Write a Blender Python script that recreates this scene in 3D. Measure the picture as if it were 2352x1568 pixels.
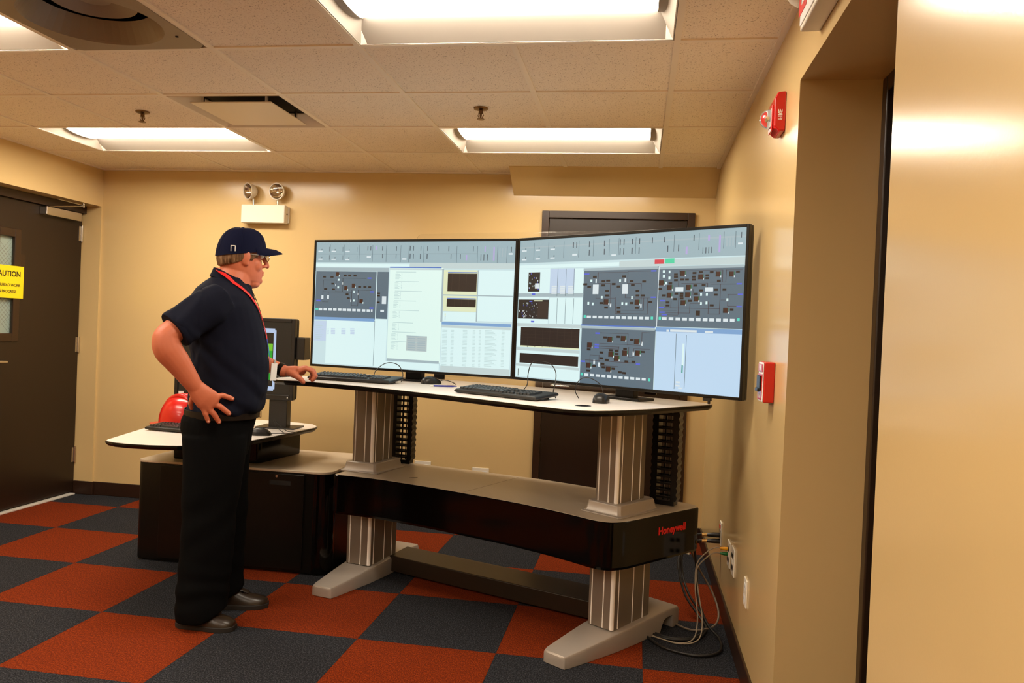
import bpy, bmesh, math, random
import numpy as np
from mathutils import Matrix, Vector, noise
from mathutils.bvhtree import BVHTree
random.seed(7)
for o in list(bpy.data.objects): bpy.data.objects.remove(o)
SC = bpy.context.scene
COL = SC.collection
PI = math.pi

# ---------------------------------------------------------------- camera
CAM_H = 1.357
YAW, PITCH, ROLL = .1568, -.0131, .0409
fw = Vector((-math.sin(YAW)*math.cos(PITCH), math.cos(YAW)*math.cos(PITCH), math.sin(PITCH)))
r0 = Vector((math.cos(YAW), math.sin(YAW), 0)); u0 = r0.cross(fw)
rr = math.cos(ROLL)*r0 + math.sin(ROLL)*u0
uu = math.cos(ROLL)*u0 - math.sin(ROLL)*r0
cam = bpy.data.cameras.new('camera'); cam.sensor_width = 36; cam.lens = 1829.2/2352*36; cam.clip_start = .02
co = bpy.data.objects.new('camera', cam); COL.objects.link(co)
co.matrix_world = Matrix(((rr.x, uu.x, -fw.x, 0), (rr.y, uu.y, -fw.y, 0), (rr.z, uu.z, -fw.z, CAM_H), (0, 0, 0, 1)))
SC.camera = co

# ---------------------------------------------------------------- light and exposure
LAMP_COLOUR = (1.0, .885, .72)
LAMP_POWER = 33.0            # emission of the fluorescent lenses
SCREEN_POWER = 1.0
world = bpy.data.worlds.new('room_dark'); SC.world = world; world.use_nodes = True
world.node_tree.nodes['Background'].inputs[0].default_value = (0, 0, 0, 1)
SC.view_settings.view_transform = 'Standard'; SC.view_settings.look = 'None'
SC.view_settings.exposure = 0.0; SC.view_settings.gamma = 1.0; SC.view_settings.use_curve_mapping = False

# ---------------------------------------------------------------- helpers
def lin(c): return tuple(((v/255)/12.92 if v <= 10 else (((v/255)+.055)/1.055)**2.4) for v in c)
class MB:
    def __init__(s): s.v = []; s.f = []
    def add(s, v, f):
        n = len(s.v); s.v += [tuple(p) for p in v]; s.f += [tuple(i+n for i in q) for q in f]; return s
    def box(s, x0, y0, z0, x1, y1, z1, m=None):
        v = [(x0,y0,z0),(x1,y0,z0),(x1,y1,z0),(x0,y1,z0),(x0,y0,z1),(x1,y0,z1),(x1,y1,z1),(x0,y1,z1)]
        if m is not None: v = [tuple(m @ Vector(p)) for p in v]
        return s.add(v, [(3,2,1,0),(4,5,6,7),(0,1,5,4),(1,2,6,5),(2,3,7,6),(3,0,4,7)])
    def prism(s, poly, z0, z1):
        n = len(poly)
        v = [(x,y,z0) for x,y in poly]+[(x,y,z1) for x,y in poly]
        return s.add(v, [tuple(range(n-1,-1,-1)), tuple(range(n,2*n))]+[(i,(i+1)%n,(i+1)%n+n,i+n) for i in range(n)])
    def loft(s, rings, caps=True):
        n = len(rings[0]); v = [p for r in rings for p in r]; f = []
        for k in range(len(rings)-1):
            for i in range(n):
                j = (i+1) % n; f.append((k*n+i, k*n+j, (k+1)*n+j, (k+1)*n+i))
        if caps: f += [tuple(range(n-1,-1,-1)), tuple((len(rings)-1)*n+i for i in range(n))]
        return s.add(v, f)
    def limb(s, pts, ra, rb=None, up=(0,0,1), n=14, tips=True):
        pts = [Vector(p) for p in pts]; up = Vector(up); rb = rb or ra; R = []
        L = len(pts)
        for k, p in enumerate(pts):
            t = (pts[min(k+1,L-1)]-pts[max(k-1,0)]).normalized()
            a = t.cross(up)
            if a.length < 1e-3: a = t.cross(Vector((1,0,0)))
            a.normalize(); b = a.cross(t).normalized()
            R.append([p+a*(ra[k]*math.cos(q*2*PI/n))+b*(rb[k]*math.sin(q*2*PI/n)) for q in range(n)])
        if tips:
            def tip(ring, c, d, r):
                return [[c+(q-c)*w+d*(r*h) for q in ring] for w, h in ((.86,.5),(.5,.87),(.1,.99))]
            d0 = (pts[0]-pts[1]).normalized(); d1 = (pts[-1]-pts[-2]).normalized()
            R = tip(R[0], pts[0], d0, min(ra[0],rb[0]))[::-1]+R+tip(R[-1], pts[-1], d1, min(ra[-1],rb[-1]))
        return s.loft(R)
    def tube(s, pts, r, n=8):
        return s.limb(pts, [r]*len(pts), n=n, tips=False)
    def lathe(s, prof, n=24, m=None):
        rings = [[(r*math.cos(i*2*PI/n), r*math.sin(i*2*PI/n), z) for i in range(n)] for r, z in prof]
        if m is not None: rings = [[tuple(m @ Vector(p)) for p in q] for q in rings]
        return s.loft(rings)
    def ball(s, c, r, n=16, k=10, m=None):
        c = Vector(c); R = []
        for j in range(1, k):
            a = -PI/2+PI*j/k
            R.append([Vector((r[0]*math.cos(a)*math.cos(i*2*PI/n), r[1]*math.cos(a)*math.sin(i*2*PI/n), r[2]*math.sin(a))) for i in range(n)])
        if m is not None: R = [[m @ p for p in q] for q in R]
        return s.loft([[tuple(p+c) for p in q] for q in R])
    def mesh(s, name, smooth=False, inv=None):
        me = bpy.data.meshes.new(name)
        v = s.v if inv is None else [tuple(inv @ Vector(p)) for p in s.v]
        me.from_pydata(v, [], s.f); me.update()
        b = bmesh.new(); b.from_mesh(me); bmesh.ops.recalc_face_normals(b, faces=b.faces); b.to_mesh(me); b.free()
        if smooth: me.shade_smooth()
        return me
PM = {}
def tag(o, label=None, cat=None, group=None, kind=None):
    if label: o['label'] = label
    if cat: o['category'] = cat
    if group: o['group'] = group
    if kind: o['kind'] = kind
    return o
def thing(name, label, cat, loc=(0,0,0), rotz=0, group=None, kind=None):
    o = bpy.data.objects.new(name, None); COL.objects.link(o); o.empty_display_size = .1
    o.location = loc; o.rotation_euler = (0,0,rotz)
    PM[o] = Matrix.Translation(loc) @ Matrix.Rotation(rotz, 4, 'Z')
    return tag(o, label, cat, group, kind)
def put(name, me, m, parent=None, mw=None):
    o = bpy.data.objects.new(name, me); COL.objects.link(o)
    if m is not None and not me.materials: me.materials.append(m)
    PM[o] = PM[parent].copy() if parent else Matrix()
    if mw is not None: o.matrix_basis = mw; PM[o] = PM[o] @ mw
    if parent: o.parent = parent
    return o
def obj(name, mb, m, parent=None, smooth=False, bevel=0, seg=2, world=False, mw=None, label=None):
    inv = PM[parent].inverted() if (world and parent) else None
    o = put(name, mb.mesh(name, smooth or bevel > 0, inv), m, parent, mw)
    if bevel:
        d = o.modifiers.new('bevel', 'BEVEL'); d.width = bevel; d.segments = seg; d.limit_method = 'ANGLE'; d.angle_limit = .6
        d.harden_normals = True
    if smooth and not bevel:
        try: o.data.set_sharp_from_angle(angle=.9)
        except Exception: pass
    if label: o['label'] = label
    return o
def copy_tree(o, loc=None, rotz=None, parent=None):
    c = o.copy(); COL.objects.link(c); c.parent = parent
    PM[c] = PM[o].copy()
    if loc is not None: c.location = loc
    if rotz is not None: c.rotation_euler = (0,0,rotz)
    if parent is None: PM[c] = Matrix.Translation(c.location) @ Matrix.Rotation(c.rotation_euler.z, 4, 'Z')
    for ch in [k for k in list(COL.objects) if k.parent == o]: copy_tree(ch, parent=c)
    return c
def text_mesh(body, size, extrude=.0004, align='CENTER', bold=0):
    cu = bpy.data.curves.new('text', 'FONT'); cu.body = body; cu.size = size; cu.extrude = extrude; cu.align_x = align; cu.align_y = 'CENTER'
    cu.offset = bold; cu.resolution_u = 3
    t = bpy.data.objects.new('text', cu); COL.objects.link(t)
    me = bpy.data.meshes.new_from_object(t.evaluated_get(bpy.context.evaluated_depsgraph_get()))
    bpy.data.objects.remove(t); bpy.data.curves.remove(cu)
    return me
def frame(origin, xdir, ydir):
    x = Vector(xdir).normalized(); y = Vector(ydir); y = (y-x*y.dot(x)).normalized(); z = x.cross(y); o = Vector(origin)
    return Matrix(((x.x,y.x,z.x,o.x),(x.y,y.y,z.y,o.y),(x.z,y.z,z.z,o.z),(0,0,0,1)))
def smooth_path(pts, k=6):
    P = [Vector(p) for p in pts]; out = []
    for i in range(len(P)-1):
        a = P[max(i-1,0)]; b = P[i]; c = P[i+1]; d = P[min(i+2,len(P)-1)]
        for j in range(k):
            t = j/k
            out.append(.5*((2*b)+(-a+c)*t+(2*a-5*b+4*c-d)*t*t+(-a+3*b-3*c+d)*t**3))
    return out+[P[-1]]
def ccw(p): 
    s = sum(p[i][0]*p[(i+1)%len(p)][1]-p[(i+1)%len(p)][0]*p[i][1] for i in range(len(p)))
    return p if s > 0 else p[::-1]
def inset(poly, d):
    n = len(poly); out = []
    for i in range(n):
        a = Vector(poly[i-1]); b = Vector(poly[i]); c = Vector(poly[(i+1)%n])
        e = (b-a).normalized(); f = (c-b).normalized(); nn = Vector((-e.y,e.x))+Vector((-f.y,f.x)); nn.normalize()
        k = max(.5, nn.dot(Vector((-e.y,e.x)))); out.append(tuple(b+nn*(d/k)))
    return out

# ---------------------------------------------------------------- materials
def mat(name, col, rough=.5, metal=0, spec=.5, bump=None, var=None, coat=0, emit=None, trans=0, srgb=True, coord='Object'):
    m = bpy.data.materials.new(name); m.use_nodes = True; nt = m.node_tree; b = nt.nodes['Principled BSDF']
    c = lin(col) if srgb else col
    b.inputs['Base Color'].default_value = (*c, 1); b.inputs['Roughness'].default_value = rough
    b.inputs['Metallic'].default_value = metal; b.inputs['Specular IOR Level'].default_value = spec
    b.inputs['Coat Weight'].default_value = coat; b.inputs['Coat Roughness'].default_value = .05
    if trans: b.inputs['Transmission Weight'].default_value = trans; b.inputs['IOR'].default_value = 1.45
    if emit: b.inputs['Emission Color'].default_value = (*emit[0], 1); b.inputs['Emission Strength'].default_value = emit[1]
    tc = nt.nodes.new('ShaderNodeTexCoord')
    if bump:
        n = nt.nodes.new('ShaderNodeTexNoise'); n.inputs['Scale'].default_value = bump[0]; n.inputs['Detail'].default_value = 3
        nt.links.new(tc.outputs[coord], n.inputs['Vector'])
        k = nt.nodes.new('ShaderNodeBump'); k.inputs['Strength'].default_value = bump[1]; k.inputs['Distance'].default_value = bump[2]
        nt.links.new(n.outputs[0], k.inputs['Height']); nt.links.new(k.outputs[0], b.inputs['Normal'])
    if var:
        n = nt.nodes.new('ShaderNodeTexNoise'); n.inputs['Scale'].default_value = var[0]; n.inputs['Detail'].default_value = 4
        nt.links.new(tc.outputs[coord], n.inputs['Vector'])
        x = nt.nodes.new('ShaderNodeMix'); x.data_type = 'RGBA'
        x.inputs[6].default_value = (*[v*(1-var[1]) for v in c], 1); x.inputs[7].default_value = (*[min(1,v*(1+var[1])) for v in c], 1)
        nt.links.new(n.outputs[0], x.inputs[0]); nt.links.new(x.outputs[2], b.inputs['Base Color'])
    return m
def ramp_mat(name, cols, scale, rough, stretch=(1,1,1), bumpd=.001, bumps=.5, detail=2, sheen=0):
    m = bpy.data.materials.new(name); m.use_nodes = True; nt = m.node_tree; b = nt.nodes['Principled BSDF']
    tc = nt.nodes.new('ShaderNodeTexCoord'); mp = nt.nodes.new('ShaderNodeMapping'); mp.inputs['Scale'].default_value = stretch
    n = nt.nodes.new('ShaderNodeTexNoise'); n.inputs['Scale'].default_value = scale; n.inputs['Detail'].default_value = detail
    r = nt.nodes.new('ShaderNodeValToRGB')
    while len(r.color_ramp.elements) < len(cols): r.color_ramp.elements.new(.5)
    for e, (p, c) in zip(r.color_ramp.elements, cols): e.position = p; e.color = (*lin(c), 1)
    nt.links.new(tc.outputs['Object'], mp.inputs[0]); nt.links.new(mp.outputs[0], n.inputs['Vector'])
    nt.links.new(n.outputs[0], r.inputs[0]); nt.links.new(r.outputs[0], b.inputs['Base Color'])
    k = nt.nodes.new('ShaderNodeBump'); k.inputs['Strength'].default_value = bumps; k.inputs['Distance'].default_value = bumpd
    nt.links.new(n.outputs[0], k.inputs['Height']); nt.links.new(k.outputs[0], b.inputs['Normal'])
    b.inputs['Roughness'].default_value = rough; b.inputs['Specular IOR Level'].default_value = .15
    if sheen: b.inputs['Sheen Weight'].default_value = sheen
    return m
X = {}
X['wall'] = mat('tan_wall_paint', (214,185,131), .2, spec=.5, bump=(130,.06,.0015), var=(1.2,.03))
X['ceil'] = ramp_mat('mineral_ceiling_tile', [(.30,(150,130,112)),(.38,(240,226,208)),(.6,(246,234,217))], 175, .9, bumpd=.002, bumps=.35, detail=3)
X['grid'] = mat('grid_enamel', (240,228,212), .45)
X['slab'] = mat('plain_plenum', (60,52,45), .9)
X['red'] = ramp_mat('rust_carpet', [(.3,(78,21,1)),(.5,(108,36,3)),(.7,(140,54,8))], 220, .95, bumpd=.003, bumps=.6, stretch=(1,.5,1))
X['grey'] = ramp_mat('charcoal_carpet', [(.3,(14,14,17)),(.5,(32,33,38)),(.72,(72,73,78))], 170, .95, bumpd=.003, bumps=.6)
X['base'] = mat('dark_brown_vinyl', (44,24,12), .4)
X['door'] = mat('dark_brown_door_enamel', (36,22,12), .36, var=(2,.06))
X['dframe'] = mat('brown_frame_enamel', (50,31,17), .33)
X['black'] = mat('black_plastic', (22,20,18), .38)
X['satin'] = mat('satin_black', (11,9,7), .3, spec=.3)
X['gloss'] = mat('gloss_black_fascia', (7,5,4), .10, spec=.3)
X['white'] = mat('white_laminate', (238,232,226), .3)
X['whitep'] = mat('white_plastic', (232,224,208), .4)
X['alu'] = mat('anodised_aluminium', (128,116,104), .42, metal=.35)
X['alu2'] = mat('silver_cast_paint', (172,162,152), .38, metal=.3)
X['shine'] = mat('polished_strip', (240,234,226), .16, metal=1)
X['strip'] = mat('bright_white_paint', (250,244,238), .4)
X['shelf'] = mat('grey_shelf_laminate', (186,170,148), .42, metal=.1, var=(6,.03))
X['brownbeam'] = mat('dark_bronze_beam', (36,25,15), .4)
X['chrome'] = mat('brushed_steel', (205,200,192), .25, metal=1)
X['redp'] = mat('red_plastic', (196,14,8), .3, coat=.3)
X['redink'] = mat('red_print', (226,18,12), .45)
X['clear'] = mat('clear_plastic', (250,250,250), .03, trans=1)
X['bronze'] = mat('aged_sprinkler_brass', (120,96,70), .35, metal=1)
X['mirror'] = mat('lamp_reflector', (215,205,190), .12, metal=1)
X['skin'] = mat('skin', (196,108,76), .5, var=(14,.06), bump=(300,.1,.0008))
X['navy'] = mat('navy_polo_knit', (15,18,33), .9, spec=.15, bump=(900,.25,.0006))
X['trouser'] = mat('black_twill', (7,7,8), .9, spec=.08, bump=(700,.2,.0006))
X['capm'] = mat('navy_cap_cotton', (14,18,44), .9, spec=.12, bump=(700,.2,.0006))
X['hair'] = ramp_mat('greying_brown_hair', [(.3,(70,46,28)),(.5,(112,82,56)),(.7,(150,120,92))], 90, .6, stretch=(1,1,.15), bumpd=.002)
X['shoe'] = mat('worn_brown_leather', (40,29,20), .36, var=(20,.2), bump=(80,.2,.001))
X['sole'] = mat('dark_rubber', (28,22,17), .7)
X['belt'] = mat('brown_belt_leather', (24,15,10), .5, spec=.2)
X['lan'] = mat('red_lanyard_ribbon', (205,22,22), .6)
X['blue'] = mat('blue_strap', (24,56,190), .5)
X['paper'] = mat('white_card', (232,232,232), .5)
X['yellow'] = mat('yellow_paper', (255,226,20), .55)
X['ink'] = mat('black_print', (30,26,10), .6)
X['wireglass'] = mat('wired_glass', (150,168,160), .12, spec=.6)
X['yel'] = mat('yellow_boot', (255,176,8), .4)
X['grn'] = mat('green_boot', (8,110,48), .4)
X['cablew'] = mat('pale_grey_cable', (150,136,116), .5)
X['cable'] = mat('black_cable', (20,18,17), .5)
X['cableg'] = mat('grey_cable', (110,96,80), .5)
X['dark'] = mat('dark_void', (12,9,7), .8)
X['pen'] = mat('blue_pen_plastic', (28,36,150), .3)
X['lens'] = mat('lit_fluorescent_lens', (255,250,240), .4, emit=(LAMP_COLOUR, LAMP_POWER))
X['refl'] = mat('white_fixture_enamel', (206,198,187), .35)
X['endcap'] = mat('grey_fixture_bracket', (150,140,126), .4)
X['diff'] = mat('diffuser_enamel', (222,206,184), .4)
X['diff2'] = mat('grey_diffuser_panel', (138,122,106), .45)
X['thresh'] = mat('bright_aluminium_sill', (226,222,214), .35, metal=.2)
X['keys'] = mat('dark_keycaps', (38,42,46), .4)
X['nail'] = mat('fingernail', (226,160,138), .35)
X['eye'] = mat('eye_white', (228,220,212), .25)
X['iris'] = mat('iris', (52,44,38), .2)
m = bpy.data.materials.new('screen_glow'); m.use_nodes = True; nt = m.node_tree; b = nt.nodes['Principled BSDF']
b.inputs['Base Color'].default_value = (.01,.01,.012,1); b.inputs['Roughness'].default_value = .32
a = nt.nodes.new('ShaderNodeAttribute'); a.attribute_name = 'Col'; nt.links.new(a.outputs['Color'], b.inputs['Emission Color']); b.inputs['Emission Strength'].default_value = SCREEN_POWER
X['screen'] = m

# ---------------------------------------------------------------- the room
XL, XR, YB, YF, ZC = -4.0, .468, 5.42, -3.0, 2.438
T = .6096
fl = obj('floor', MB().box(XL-.3, YF-.2, -.12, XR+.4, YB+.2, -.012), X['slab'])
tag(fl, 'floor laid with rust red and charcoal carpet tiles in a checkerboard', 'floor', kind='structure')
FX, FY = -2.3634, 3.2913
CXL, CXR = XL-.14, XR+.24          # the carpet runs on into both door recesses
i0, i1 = math.floor((CXL-FX)/T), math.floor((CXR-FX)/T)
j0, j1 = math.floor((YF-FY)/T), math.floor((YB-FY)/T)
shared = {}
for i in range(i0, i1+1):
    for j in range(j0, j1+1):
        x0, x1 = max(CXL, FX+i*T), min(CXR, FX+(i+1)*T); y0, y1 = max(YF, FY+j*T), min(YB, FY+(j+1)*T)
        if x1-x0 < .01 or y1-y0 < .01: continue
        key = (round(x1-x0,3), round(y1-y0,3), (i+j) % 2)
        if key not in shared:
            w, d = (x1-x0)/2-.0006, (y1-y0)/2-.0006
            shared[key] = MB().box(-w,-d,-.012, w,d,0).mesh('carpet_tile'); shared[key].materials.append(X['red'] if key[2] else X['grey'])
        put('carpet_tile', shared[key], None, fl, Matrix.Translation(((x0+x1)/2, (y0+y1)/2, 0)))
ce = obj('ceiling', MB().box(XL-.3, YF-.2, ZC+.16, XR+.4, YB+.2, ZC+.22), X['slab'])
tag(ce, 'suspended ceiling of square speckled tiles in a metal grid', 'ceiling', kind='structure')
CX, CY = -1.1237, 2.3638
used = set()
for a_ in (-4, 0):
    for b_ in ((3, 0, -4, -7) if a_ == 0 else (3, 0, -3, -6)): used |= {(a_, b_), (a_+1, b_)}
used |= {(-2, 0), (-2, 2)}
for i in range(-5, 3):
    for j in range(-9, 5):
        x0, x1 = max(XL, CX+i*T), min(XR, CX+(i+1)*T); y0, y1 = max(YF, CY+j*T), min(YB, CY+(j+1)*T)
        if x1-x0 < .02 or y1-y0 < .02 or (i, j) in used: continue
        key = ('c', round(x1-x0,3), round(y1-y0,3))
        if key not in shared:
            w, d = (x1-x0)/2-.003, (y1-y0)/2-.003
            shared[key] = MB().box(-w,-d,.004, w,d,.02).mesh('ceiling_tile'); shared[key].materials.append(X['ceil'])
        put('ceiling_tile', shared[key], None, ce, Matrix.Translation(((x0+x1)/2, (y0+y1)/2, ZC)))
for i in range(-4, 3):
    x = CX+i*T
    if i in (-3, 1):
        for j in range(-9, 5):
            if j in ((3, 0, -4, -7) if i == 1 else (3, 0, -3, -6)): continue
            obj('grid_bar', MB().box(x-.012, max(YF,CY+j*T)+.012, ZC-.001, x+.012, min(YB,CY+(j+1)*T)-.012, ZC+.006), X['grid'], ce)
    else: obj('grid_bar', MB().box(x-.012, YF, ZC-.002, x+.012, YB, ZC+.006), X['grid'], ce)
for j in range(-8, 5):
    y = CY+j*T
    obj('grid_bar', MB().box(XL, y-.012, ZC-.0015, XR, y+.012, ZC+.0055), X['grid'], ce)
for n_, q in (('trim_1', (XR-.022, YF, XR, YB)), ('trim_2', (XL, YF, XL+.022, YB)), ('trim_3', (XL+.022, YB-.022, XR-.022, YB))):
    o = obj(n_, MB().box(q[0], q[1], ZC-.004, q[2], q[3], ZC+.008), X['grid'])
    tag(o, {'trim_1':'metal wall angle where the ceiling meets the right wall','trim_2':'metal wall angle where the ceiling meets the left wall','trim_3':'metal wall angle where the ceiling meets the back wall'}[n_], 'trim', kind='structure')
wb = obj('wall_back', MB().box(XL-.3, YB, 0, XR+.4, YB+.15, ZC+.2), X['wall'])
tag(wb, 'tan painted back wall behind the two large screens', 'wall', kind='structure')
DL0, DL1, DLH = 4.41, 5.405, 2.16
wl = obj('wall_left', MB().box(XL-.3, YF, 0, XL, DL0, ZC+.2).box(XL-.3, DL1, 0, XL, YB, ZC+.2).box(XL-.3, DL0, DLH, XL, DL1, ZC+.2), X['wall'])
tag(wl, 'tan painted left wall around the deep brown door recess', 'wall', kind='structure')
RY0, RY1, RZ, RX = 1.64, 2.615, 2.18, .712
wr = obj('wall_right', MB().box(XR, YF, 0, XR+.4, RY0, ZC+.2).box(XR, RY1, 0, XR+.4, YB, ZC+.2).box(XR, RY0, RZ, XR+.4, RY1, ZC+.2), X['wall'])
tag(wr, 'semi gloss tan right wall with a tall doorway recess', 'wall', kind='structure')
wf = obj('wall_front', MB().box(XL-.3, YF-.15, 0, XR+.4, YF, ZC+.2), X['wall'])
tag(wf, 'tan painted wall on the side opposite the screens', 'wall', kind='structure')
so = obj('soffit', MB().loft([[(x, 5.18, ZC+.02), (x, 5.18, ZC-.001), (x, YB-.001, 2.288), (x, YB-.001, ZC+.02)] for x in (-.885, XR-.001)]), X['wall'])
tag(so, 'tan sloping soffit between ceiling and back wall above the back door', 'soffit', kind='structure')
def board(name, mb, label): tag(obj(name, mb, X['base'], bevel=.004), label, 'baseboard', kind='structure')
board('baseboard_back', MB().box(XL+.012, YB-.012, 0, -.70, YB, .10).box(.36, YB-.012, 0, XR-.012, YB, .10), 'dark brown baseboard along the back wall')
board('baseboard_left', MB().box(XL, YF, 0, XL+.012, DL0-.01, .10).box(XL, DL1, 0, XL+.012, YB, .10).box(XL-.15, DL1-.012, 0, XL+.012, DL1, .10), 'dark brown baseboard along the left wall')
board('baseboard_right', MB().box(XR-.012, YF, 0, XR, RY0, .10).box(XR-.012, RY1, 0, XR, YB, .10), 'dark brown baseboard along the right wall')

# ---------------------------------------------------------------- doors
xd = XL-.15
d1 = thing('door_1', 'dark brown metal door with a narrow wired glass window and closer', 'door', (xd, 4.93, 0), kind='structure')
def P1(n, mb, m, par=None, **k): return obj(n, mb, m, par or d1, world=True, **k)
# leaf with an opening for the window
gy0, gy1, gz0, gz1 = 4.60, 4.765, 1.185, 1.87
leaf = MB().box(xd-.04, DL0+.012, .018, xd, gy0, 2.10).box(xd-.04, gy1, .018, xd, DL1-.012, 2.10).box(xd-.04, gy0, .018, xd, gy1, gz0).box(xd-.04, gy0, gz1, xd, gy1, 2.10)
lf = P1('door_leaf', leaf, X['door'])
P1('door_frame', MB().box(xd-.06, DL0, 0, xd+.012, DL0+.012, 2.155).box(xd-.06, DL1-.012, 0, xd-.006, DL1, 2.155).box(xd-.06, DL0, 2.103, xd+.03, DL1, 2.158), X['dframe'])
wfm = P1('window_frame', MB().box(xd-.005, gy0-.035, gz0-.035, xd+.012, gy0+.02, gz1+.035).box(xd-.005, gy1-.02, gz0-.035, xd+.012, gy1+.035, gz1+.035).box(xd-.005, gy0+.02, gz0-.035, xd+.012, gy1-.02, gz0+.02).box(xd-.005, gy0+.02, gz1-.02, xd+.012, gy1-.02, gz1+.035), X['dframe'], bevel=.004)
P1('window_pane', MB().box(xd-.022, gy0, gz0, xd-.016, gy1, gz1), X['wireglass'], wfm)
wires = MB()
for k in range(-60, 60):
    a0 = (xd-.0155, gy0, gz0+k*.03); 
    z0, z1 = gz0+k*.03, gz0+k*.03+(gy1-gy0)
    if z0 < gz0 or z1 > gz1: continue
    wires.tube([(xd-.0155, gy0, z0), (xd-.0155, gy1, z1)], .0006, 4); wires.tube([(xd-.0155, gy0, z1), (xd-.0155, gy1, z0)], .0006, 4)
w_ = P1('glass_wires', wires, X['cableg'], wfm); w_['kind'] = 'stuff'
for z in (.297, 1.123, 1.952):
    h = P1('hinge', MB().box(xd, DL1-.04, z-.055, xd+.003, DL1-.013, z+.055).lathe([(.007,-.06),(.007,.06)], 10, Matrix.Translation((xd+.007, DL1-.012, z))), X['chrome'])
cl = P1('door_closer', MB().box(xd, 4.97, 2.035, xd+.055, 5.325, 2.095), X['chrome'], bevel=.005)
P1('closer_arm', MB().limb([(xd+.03, 5.02, 2.098), (xd+.16, 5.2, 2.13)], [.011,.011], [.004,.004], n=8).limb([(xd+.16, 5.2, 2.135), (xd+.10, 5.0, 2.15)], [.011,.011], [.004,.004], n=8).lathe([(.008,-.012),(.008,.014)], 10, Matrix.Translation((xd+.16, 5.2, 2.134))), X['chrome'], cl)
P1('lever_handle', MB().limb([(xd, 4.545, 1.02), (xd+.05, 4.545, 1.02)], [.011,.011]).limb([(xd+.052, 4.54, 1.02), (xd+.052, 4.60, 1.02), (xd+.05, 4.66, 1.018)], [.01,.01,.009]).lathe([(.026,0),(.026,.008)], 16, frame((xd, 4.545, 1.02), (0,1,0), (0,0,1))), X['chrome'], smooth=True)
P1('threshold', MB().box(xd-.01, DL0+.012, 0, xd+.035, DL1-.03, .012), X['thresh'], bevel=.003)
P1('push_plate', MB().box(xd, 4.775, 1.50, xd+.002, 4.85, 1.74), X['dframe'])
d2 = thing('door_2', 'dark brown door in a metal frame on the back wall behind the screens', 'door', (-.17, YB, 0), kind='structure')
obj('door_frame', MB().box(-.68, YB-.03, 0, -.632, YB, 2.185).box(.291, YB-.03, 0, .339, YB, 2.185).box(-.632, YB-.03, 2.137, .291, YB, 2.185), X['dframe'], d2, world=True, bevel=.003)
obj('door_leaf', MB().box(-.63, YB-.012, .01, .289, YB-.001, 2.135), X['door'], d2, world=True, bevel=.002)
obj('door_lever', MB().limb([(-.56, YB-.012, 1.0), (-.56, YB-.06, 1.0)], [.011,.011]).limb([(-.565, YB-.06, 1.0), (-.45, YB-.058, .998)], [.01,.009]), X['chrome'], d2, world=True, smooth=True)
d3 = thing('door_3', 'near black door deep inside the right wall recess', 'door', (RX, 2.13, 0), kind='structure')
obj('door_frame', MB().box(RX, RY1-.05, 0, RX+.03, RY1, RZ).box(RX, RY0, 0, RX+.03, RY0+.05, RZ).box(RX, RY0+.05, RZ-.05, RX+.03, RY1-.05, RZ), X['door'], d3, world=True, bevel=.006)
obj('door_leaf', MB().box(RX+.02, RY0+.05, .01, RX+.05, RY1-.05, RZ-.05), X['door'], d3, world=True)
obj('door_lever', MB().limb([(RX+.02, 1.75, 1.0), (RX-.03, 1.75, 1.0)], [.011,.011]).limb([(RX-.03, 1.745, 1.0), (RX-.03, 1.86, 1.0)], [.01,.009]), X['chrome'], d3, world=True, smooth=True)
sg = thing('caution_sign', 'yellow paper caution notice taped across the door window', 'sign', (xd+.013, 4.685, 1.548))
obj('sheet', MB().box(0, -.14, -.108, .0012, .14, .108), X['yellow'], sg)
for body, z, s, bo in (('CAUTION', .052, .05, .0012), ('OVERHEAD WORK', -.022, .026, .0005), ('IN PROGRESS', -.065, .026, .0005)):
    put('lettering', text_mesh(body, s, .0003, bold=bo), X['ink'], sg, frame((.0016, 0, z), (0,1,0), (0,0,1)))
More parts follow.
